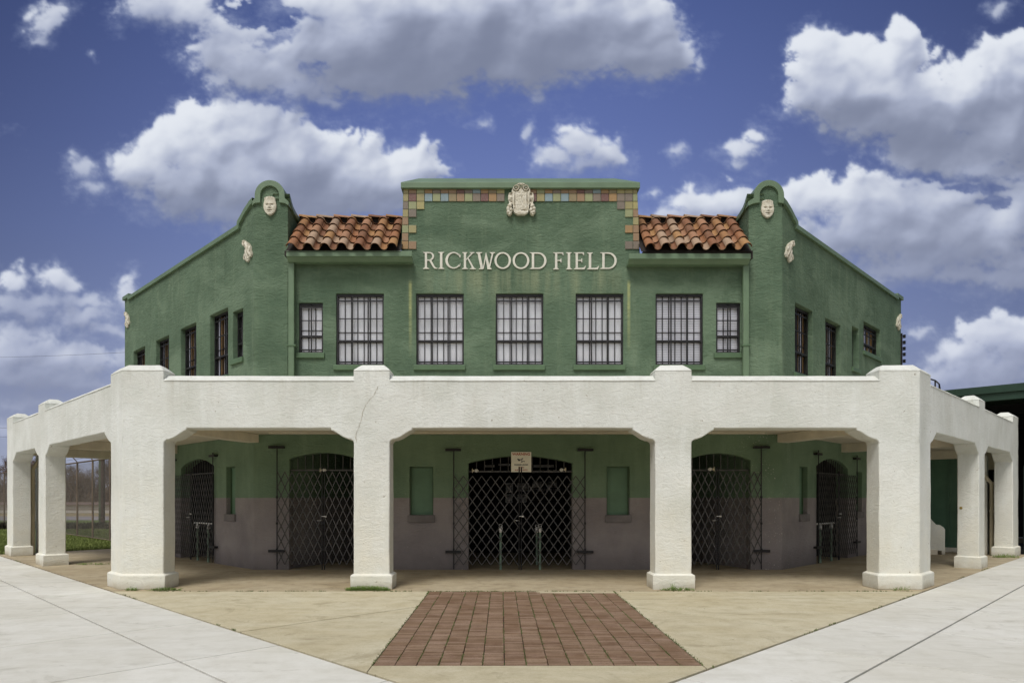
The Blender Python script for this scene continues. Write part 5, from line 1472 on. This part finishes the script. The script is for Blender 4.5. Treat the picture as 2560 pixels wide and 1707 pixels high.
# ------------------------------------------------------------------ sky
# ---------- SKY (numpy clouds) ----------
def sky_field(xs, ys):
    """colours of the sky for gnomonic plane coordinates given in 'disp' units (2352 wide)"""
    X, Y = np.meshgrid(xs, ys)
    rng = np.random.RandomState(7)
    def vnoise(x, y, seed):
        r = np.random.RandomState(seed)
        N = 256
        ang = r.rand(N, N) * 2 * np.pi
        gx, gy = np.cos(ang), np.sin(ang)
        xi = np.floor(x).astype(np.int64); yi = np.floor(y).astype(np.int64)
        fx = x - xi; fy = y - yi
        sx = fx*fx*fx*(fx*(fx*6-15)+10); sy = fy*fy*fy*(fy*(fy*6-15)+10)
        def g(ix, iy, dx, dy):
            a = gx[ix % N, iy % N]; b = gy[ix % N, iy % N]
            return a*dx + b*dy
        n00 = g(xi, yi, fx, fy); n10 = g(xi+1, yi, fx-1, fy)
        n01 = g(xi, yi+1, fx, fy-1); n11 = g(xi+1, yi+1, fx-1, fy-1)
        return (n00*(1-sx)+n10*sx)*(1-sy) + (n01*(1-sx)+n11*sx)*sy
    def fbm(x, y, seed, octs, gain=0.5):
        s = 0; a = 1; t = 0
        for o in range(octs):
            s = s + a*vnoise(x*2**o + o*17.3, y*2**o - o*9.1, seed+o); t += a; a *= gain
        return s*1.6/t
    def billow(x, y, seed, octs, gain=0.52):
        s = 0; a = 1; t = 0
        for o in range(octs):
            s = s + a*(1-2.6*np.abs(vnoise(x*2**o + o*11.7, y*2**o + o*5.3, seed+o))); t += a; a *= gain
        return s/t
    dx = xs[1]-xs[0]
    def blur(F, r):
        n = max(1, int(r/dx))
        for _ in range(2):
            for ax in (0, 1):
                pad = [(0,0),(0,0)]; pad[ax] = (n+1, n)
                P = np.pad(F, pad, mode='edge'); c = np.cumsum(P, axis=ax)
                if ax == 0: F = (c[2*n+1:] - c[:-2*n-1])/(2*n+1)
                else: F = (c[:, 2*n+1:] - c[:, :-2*n-1])/(2*n+1)
        return F
    # warp
    wx = fbm(X/150, Y/150, 11, 4)*34 + fbm(X/40, Y/40, 15, 4, .6)*15
    wy = fbm(X/150+40, Y/150, 21, 4)*28 + fbm(X/40+9, Y/40, 25, 4, .6)*14
    U = X + wx; V = Y + wy
    # (cx, cy, rx, ry, weight/softness)  softness 0 crisp cumulus .. 1 wispy
    B = [
     (118,55,52,48,.55),(140,25,30,26,.6),(100,95,40,26,.8),
     (340,15,90,55,.6),(430,20,130,60,.4),(560,60,130,70,.35),(500,120,90,70,.35),(600,170,150,70,.35),(690,215,120,45,.6),
     (760,120,130,90,.2),(900,90,260,130,.15),(1050,70,330,150,.1),(1000,170,170,75,.35),(860,190,160,60,.4),(1180,170,90,55,.4),(1250,110,240,110,.15),
     (1330,40,220,110,.1),(1460,120,130,70,.2),(1520,150,80,55,.25),(1450,40,110,80,.2),(700,20,260,60,.3),(1230,215,30,26,.8),
     (310,390,75,62,.2),(395,340,90,75,.05),(490,300,85,75,.0),(610,310,95,85,.0),(690,370,95,85,.05),(560,420,250,110,.1),(800,385,75,78,.0),(860,380,70,60,.05),
     (960,375,58,62,.0),(880,420,130,75,.1),(740,460,260,70,.3),(420,470,150,55,.6),(560,500,190,50,.7),(880,475,120,40,.6),
     (185,385,48,50,.85),(215,435,55,35,.9),(165,350,25,22,.9),(255,365,22,30,.9),
     (25,648,42,34,.35),(118,640,58,34,.3),(150,660,40,25,.4),(80,690,120,28,.9),
     (205,735,130,40,.7),(300,680,45,45,.5),(60,715,110,35,.9),(265,770,90,28,.9),
     (55,800,120,50,.25),(150,815,100,42,.25),(215,830,55,38,.3),(60,850,160,50,.6),(290,820,40,55,.5),(170,880,190,40,.85),(60,930,160,40,.9),(250,905,120,45,.8),
     (1100,288,34,18,.95),(1215,305,16,26,.9),
     (1330,335,70,52,.3),(1390,360,75,42,.35),(1270,360,62,36,.5),(1340,385,120,28,.8),
     (1555,357,28,26,.95),(1706,345,62,36,.5),(1748,310,34,32,.4),(1705,385,40,20,.8),
     (1880,120,72,62,.0),(1960,130,90,58,.0),(2070,130,85,62,.0),(1870,200,75,70,.05),(1840,235,55,42,.2),(2000,220,160,100,.0),(2100,270,160,100,.05),(2210,200,60,60,.0),
     (2300,150,70,72,.0),(2360,190,90,120,.0),(2250,250,120,100,.05),(2330,310,110,90,.1),(2150,360,170,50,.3),(2000,290,120,50,.4),(2280,390,140,40,.5),
     (1590,465,75,48,.25),(1680,470,120,50,.3),(1530,500,60,22,.7),
     (1900,440,70,42,.1),(1980,450,110,55,.1),(1830,470,90,50,.2),(2060,480,150,70,.2),(2180,455,110,60,.15),(2250,520,130,100,.2),(2330,470,90,90,.25),(2100,540,180,70,.3),(1960,540,150,60,.4),
     (2080,620,190,42,.6),(2230,640,120,40,.6),(2340,600,80,60,.5),(2150,590,160,50,.5),
     (2270,770,75,52,.1),(2200,820,80,48,.2),(2330,790,80,70,.1),(2110,765,60,22,.8),(2270,860,150,50,.4),(2180,870,110,40,.6),
     (2300,15,40,28,.95),(215,120,14,14,1),
     (1480,640,700,60,.0) if False else (1640,520,140,30,.8),
     (1000,520,60,25,.9),
     (1900,570,90,45,.5),(2330,650,80,40,.6),(2000,645,150,24,.85),(1580,500,110,26,.75),(120,870,220,45,.6),(40,760,90,40,.5),(250,940,160,40,.85),(60,990,200,40,.9),(200,700,120,36,.8),(30,700,70,30,.8),
     (2250,900,170,40,.75),(2150,820,40,30,.7),(1500,445,22,16,.9),(760,235,60,20,.9),(1230,235,28,16,.95),
     # beyond the frame
     (-200,300,180,90,.2),(-350,600,260,90,.3),(-150,820,220,70,.5),(-500,100,200,120,.2),(2600,500,220,120,.2),(2750,150,220,130,.2),(2850,760,260,90,.3),
     (-300,-200,300,120,.2),(600,-250,380,120,.3),(1900,-220,300,110,.3),(1200,-450,500,150,.3),(2700,-300,300,120,.3),(3100,400,220,120,.2),(-800,400,240,140,.2),
     (-900,800,500,70,.6),(3300,820,500,70,.6),
    ]
    E = np.full(X.shape, -3.0); S = np.zeros(X.shape); W = np.zeros(X.shape) + 1e-6
    k = 5.0
    acc = np.zeros(X.shape)
    for cx, cy, rx, ry, so in B:
        q = ((U-cx)/rx)**2 + ((V-cy)/ry)**2
        e = 1 - np.sqrt(q)
        e = np.where(e > -2.5, e, -2.5)
        sc = min(rx, ry)/60.0
        ew = np.exp(k*e)
        acc += ew
        w = np.exp(6*e); W += w; S += w*so
    E = np.log(acc)/k
    S = S/W
    # puffs: small balls heaped over each body give the cauliflower relief
    R = np.random.RandomState(5)
    H = np.zeros(X.shape); E2 = np.full(X.shape, -3.0)
    dx = xs[1]-xs[0]
    x0, y0 = xs[0], ys[0]
    def splat(cx, cy, r, z0, rr=1.0):
        j0 = int((cx-r*1.6-x0-40)/dx); j1 = int((cx+r*1.6-x0+40)/dx)+1
        i0 = int((cy-r*1.6-y0-40)/dx); i1 = int((cy+r*1.6-y0+40)/dx)+1
        j0 = max(j0, 0); i0 = max(i0, 0); j1 = min(j1, X.shape[1]); i1 = min(i1, X.shape[0])
        if j1 <= j0 or i1 <= i0: return
        u = U[i0:i1, j0:j1]; v = V[i0:i1, j0:j1]
        q = ((u-cx)**2 + (v-cy)**2)/(r*r)
        h = np.where(q < 1, z0 + r*np.sqrt(np.clip(1-q, 0, 1)), 0)
        H[i0:i1, j0:j1] = np.maximum(H[i0:i1, j0:j1], h)
        e = (1-np.sqrt(q))*r/55.0
        E2[i0:i1, j0:j1] = np.maximum(E2[i0:i1, j0:j1], e)
    for cx, cy, rx, ry, so in B:
        if so > .8: continue
        m = min(rx, ry)
        n0 = int(5 + 9*(rx*ry)/(m*m)**1.0*.6)
        q = ((U-cx)/rx)**2 + ((V-cy)/ry)**2
        H = np.maximum(H, m*.8*np.sqrt(np.clip(1-q, 0, 1)))
        for i in range(n0):
            a = R.rand()*2*np.pi; d = R.rand()**.45*.96
            px, py = cx+rx*d*np.cos(a), cy+ry*d*np.sin(a)
            low = max(0, np.sin(a)*d)
            r1 = m*R.uniform(.26, .5)*(1-.35*low)
            z1 = m*.8*math.sqrt(max(0, 1-d*d))
            splat(px, py, r1, z1)
            for k2 in range(int(9*(1-so))):
                b = R.rand()*2*np.pi; e_ = R.rand()**.5
                qx, qy = px+r1*e_*np.cos(b), py+r1*e_*np.sin(b)
                r2 = r1*R.uniform(.22, .48)
                if r2 < 3: continue
                z2 = z1 + r1*math.sqrt(max(0, 1-e_*e_))*.95
                splat(qx, qy, r2, z2)
                if r2 > 11:
                    for k3 in range(6):
                        c_ = R.rand()*2*np.pi; f_ = R.rand()**.5
                        splat(qx+r2*f_*np.cos(c_), qy+r2*f_*np.sin(c_), r2*R.uniform(.25,.45), z2+r2*math.sqrt(1-f_*f_)*.95)
    E0 = E.copy()
    bil = billow(U/95, V/95, 31, 6, .56)
    f1 = fbm(U/60, V/60, 51, 7, .6)
    f2 = fbm(X/120+5, Y/60, 71, 6, .6)
    E = np.where(S < .8, np.maximum(E-.10, np.minimum(E2, E+.55)), E)
    dip = np.zeros(X.shape)
    for cx, cy, rx, ry, w_ in [(585,30,60,34,1.3),(655,50,44,26,.9),(740,150,34,18,.6),(2235,432,70,12,.8),(2290,470,60,16,.6),(2150,405,40,12,.5),(520,15,60,20,.4),(1690,430,70,14,.5),(1180,150,60,20,.25)]:
        q = ((U-cx)/rx)**2 + ((V-cy)/ry)**2
        dip += w_*np.exp(-q)
    f3 = fbm(X/22, Y/17, 131, 5, .65)
    D = E + (1-S)*(0.20*(bil-.35)) + (.095+.24*S)*f3 + .10*f1*np.clip(1.2-E*2,0,1) - dip*np.clip(.75+2.2*f2+.9*f3, 0, 2) + (.16+.5*S)*f1*0.8 - .12*S
    soft = 0.20 + 0.66*S**1.1 + .22*np.clip(fbm(X/210+3, Y/160, 171, 3)+.1, 0, 1)
    # soften bottoms: vertical derivative of envelope
    dx = xs[1]-xs[0]
    gy = np.gradient(E0, axis=0)/dx*60
    bot = np.clip(-gy*1.0, 0, 1)          # E falls as y grows: lower side of a cloud
    soft = soft + .95*bot*np.clip(1.15-E0*1.2,0,1)
    D = D + .30*bot*f2*1.2 + .10*bot + .10*bot*f3
    t = np.clip((D+.04)/soft, 0, 1)
    A = t*t*(3-2*t)
    A = A*(1-.28*np.clip(S-.35,0,1)/.65)
    # thin veil around
    A = .55*A + .45*blur(A, 5)
    A = np.maximum(A, .36*np.clip((E-dip*.5+.30+.7*f2+.35*f3)/.9,0,1)**1.6)
    # relief shading toward a light high and slightly left
    def shift(F, sx, sy):
        ix = int(round(sx/dx)); iy = int(round(sy/dx))
        
        n = max(abs(ix), abs(iy))+1
        P = np.pad(F, n, mode='edge')
        G = P[n-iy:n-iy+F.shape[0], n-ix:n-ix+F.shape[1]]
        return G
    M = np.clip(D, 0, .9)
    L = np.zeros(X.shape)
    for r, w, kk in ((4, .10, 7), (9, .13, 6), (20, .16, 5), (45, .20, 3.2)):
        Mb = blur(M, r*.45)
        d = Mb - shift(Mb, r*.35, r*.95)     # sample toward the light (up-left)
        L += w*np.tanh(kk*d)*1.0
    def lam(Hf, k):
        gy_, gx_ = np.gradient(Hf, dx)
        n = 1/np.sqrt(1+k*k*(gx_**2+gy_**2))
        return (-( -.34*gx_*k*-1*-1) + .0)*0 + (.36*gx_*k + .66*gy_*k + .66)*n
    Hb = H + 5*bil
    lam1 = blur(lam(blur(Hb, 3), 1.0), 3)
    lam2 = lam(blur(Hb, 15), 1.3)
    edge = np.clip(1-np.clip(E0, 0, 1)/.45, 0, 1)*np.clip(.5+gy*.6, 0, 1)
    lam1 = .6*lam1 + .4*blur(lam1, 6)
    lam3 = lam(blur(Hb, 34), 1.6)
    # self shadow: density above, large scale
    occ = np.zeros(X.shape)
    Ab = blur(A, 8)
    for s_, w in ((25,.2),(55,.25),(95,.3),(140,.25)):
        occ += w*shift(Ab, s_*.25, s_)
    thick = blur(np.clip(E, 0, 1), 20)
    gray = .62*occ*np.clip(thick*1.7+.25, 0, 1)
    for cx, cy, rx, ry, w in [(1010,85,340,105,.46),(1000,190,250,50,.16),(2120,350,220,60,.30),(640,470,300,70,.14),(2330,230,70,40,.12),(2160,540,100,40,.16),(1330,395,130,30,.06),
                              (100,890,260,60,.34),(100,700,170,50,.2),(2280,860,160,40,.15),(2250,600,160,40,.08)]:
        q = ((X-cx)/rx)**2+((Y-cy)/ry)**2
        gray += w*np.exp(-q)
    for cx, cy, rx, ry, w in [(870,90,90,45,.22),(1400,70,160,70,.22),(560,120,130,60,.15),(500,290,140,60,.12),(900,400,200,70,.12),(2000,150,200,70,.12),(560,340,200,40,.12),(2190,250,50,60,.2),(1060,430,1,1,0)]:
        q = ((X-cx)/rx)**2+((Y-cy)/ry)**2
        gray -= w*np.exp(-q)
    rim = .13*np.clip(1-D/.35, 0, 1)
    var = .10*fbm(X/140, Y/70, 91, 5, .6)
    Lum = .635 + 0.20*L + .09*edge + (1-.8*S)*((.07+.12*edge)*(lam1-.5) + (.08+.08*edge)*(lam2-.5) + .26*(lam3-.3)) + .12 - gray*.46 + var*.6 + .03*bil + rim*.6 + .05*S
    Lum = np.where(Lum > .9, .9+.12*np.tanh((Lum-.9)/.12), Lum); Lum = np.where(Lum < .62, .62-.26*np.tanh((.62-Lum)/.30), Lum)
    # sky colour (display values)
    cxx = (X-1176)/1176.0
    h = np.clip((1144-Y)/1144.0, -.1, 1.5)         # 0 horizon .. 1 top
    def lerp(a, b, t): return a + (b-a)*t
    stops = [(-.1,(190,196,214)),(0,(184,191,212)),(.15,(160,170,202)),(.35,(132,147,192)),(.55,(114,131,184)),(.75,(96,113,169)),(1.0,(80,97,152)),(1.5,(62,78,134))]
    hs = [s[0] for s in stops]
    sky = np.stack([np.interp(h, hs, [s[1][c] for s in stops]) for c in range(3)], -1)
    az = np.arctan(np.abs(cxx)*.73)
    dark = 1 - .24*np.clip(np.abs(cxx)-.15, 0, 1.2)**1.3*np.clip(.5+h,0,1)
    sky = sky*dark[..., None]
    white = np.array([224,229,238.]); mid = np.array([172,180,202.]); lowc = np.array([120,128,152.])
    l = Lum[..., None]
    cl = np.where(l > .7, lerp(mid, white, np.clip((l-.7)/.3, 0, 1.15)), lerp(lowc, mid, np.clip((l-.34)/.36, 0, 1)))
    # haze: low clouds take sky tint
    hz = (.38*np.clip(1-h*1.7, 0, 1))[..., None]
    cl = cl*(1-hz) + np.array([158,166,198.])*hz
    A = A[..., None]
    col = sky*(1-A) + cl*A
    return np.clip(col/255.0, 0, 1)

def sky_mesh(name, xs, ys, R):
    c = sky_field(xs, ys)
    k = 1.0884
    Xp, Yp = np.meshgrid(xs*k, ys*k)
    u = (Xp-VX)/FOC; v = (HZ-Yp)/FOC
    n = 1/np.sqrt(1+u*u+v*v)
    co = np.stack([u*n*R, n*R, v*n*R+EYE], -1).reshape(-1, 3).astype(np.float32)
    h, w = Xp.shape
    idx = np.arange(h*w).reshape(h, w)
    q = np.stack([idx[:-1, :-1], idx[:-1, 1:], idx[1:, 1:], idx[1:, :-1]], -1).reshape(-1, 4).astype(np.int32)
    me = bpy.data.meshes.new(name); nf = len(q)
    me.vertices.add(h*w); me.vertices.foreach_set('co', co.ravel())
    me.loops.add(nf*4); me.loops.foreach_set('vertex_index', q.ravel())
    me.polygons.add(nf); me.polygons.foreach_set('loop_start', np.arange(0, nf*4, 4, dtype=np.int32)); me.polygons.foreach_set('loop_total', np.full(nf, 4, dtype=np.int32))
    me.update(); me.validate()
    lin_ = np.where(c <= .04045, c/12.92, ((c+.055)/1.055)**2.4)
    col = np.ones((h*w, 4), np.float32); col[:, :3] = lin_.reshape(-1, 3)
    at = me.color_attributes.new('sky_colour', 'FLOAT_COLOR', 'POINT'); at.data.foreach_set('color', col.ravel())
    me.materials.append(SKYM)
    o = link(name, me); tag(o, kind='structure'); return o
t = NT('sky_air')
em = t.n('Emission', None, Color=t.n('Attribute', {'attribute_name': 'sky_colour'}).outputs['Color'], Strength=1.0)
t.t.links.new(em.outputs[0], t.out.inputs[0]); SKYM = t.m
try: SKYM.cycles.emission_sampling = 'NONE'
except Exception: pass
sky_mesh('sky', np.arange(-130., 2484., 2.6), np.arange(-70., 1156., 2.6), 880)
sky_mesh('sky', np.arange(-2600., 5000., 14.), np.arange(-1500., 1170., 14.), 900)

# ------------------------------------------------------------------ light, world, camera
SUN_EL, SUN_AZ = math.radians(57), math.radians(-158)     # azimuth from +Y toward +X; behind the camera, a little left
w = bpy.data.worlds.new('World'); SC.world = w; w.use_nodes = True
wt = w.node_tree; bg = wt.nodes['Background']
sk = wt.nodes.new('ShaderNodeTexSky'); sk.sky_type = 'NISHITA'; sk.sun_disc = False; sk.sun_elevation = SUN_EL; sk.sun_rotation = SUN_AZ; sk.dust_density = 3.5; sk.air_density = .8; sk.ozone_density = .6
hs = wt.nodes.new('ShaderNodeHueSaturation'); hs.inputs['Saturation'].default_value = .55; wt.links.new(sk.outputs[0], hs.inputs['Color'])
wt.links.new(hs.outputs[0], bg.inputs[0]); bg.inputs[1].default_value = .12
ld = bpy.data.lights.new('sun', 'SUN'); ld.energy = 1.8; ld.angle = math.radians(20); ld.color = (1, .98, .94)
lo = bpy.data.objects.new('sun', ld); COL.objects.link(lo)
dv = Vector((math.sin(SUN_AZ)*math.cos(SUN_EL), math.cos(SUN_AZ)*math.cos(SUN_EL), math.sin(SUN_EL)))
lo.rotation_euler = dv.to_track_quat('Z', 'Y').to_euler(); lo.location = dv*30
cd = bpy.data.cameras.new('camera'); cam = bpy.data.objects.new('camera', cd); COL.objects.link(cam); SC.camera = cam
cam.location = (0, 0, EYE); cam.rotation_euler = (PI/2, 0, 0)
cd.sensor_width = 36; cd.lens = FOC/2560*36; cd.shift_x = (1280-VX)/2560; cd.shift_y = (HZ-853.5)/2560
cd.clip_end = 3000
SC.view_settings.view_transform = 'Standard'; SC.view_settings.look = 'None'; SC.view_settings.exposure = 0; SC.view_settings.gamma = 1
SC.cycles.use_denoising = True
SC.cycles.max_bounces = 8; SC.cycles.diffuse_bounces = 4; SC.cycles.transparent_max_bounces = 8
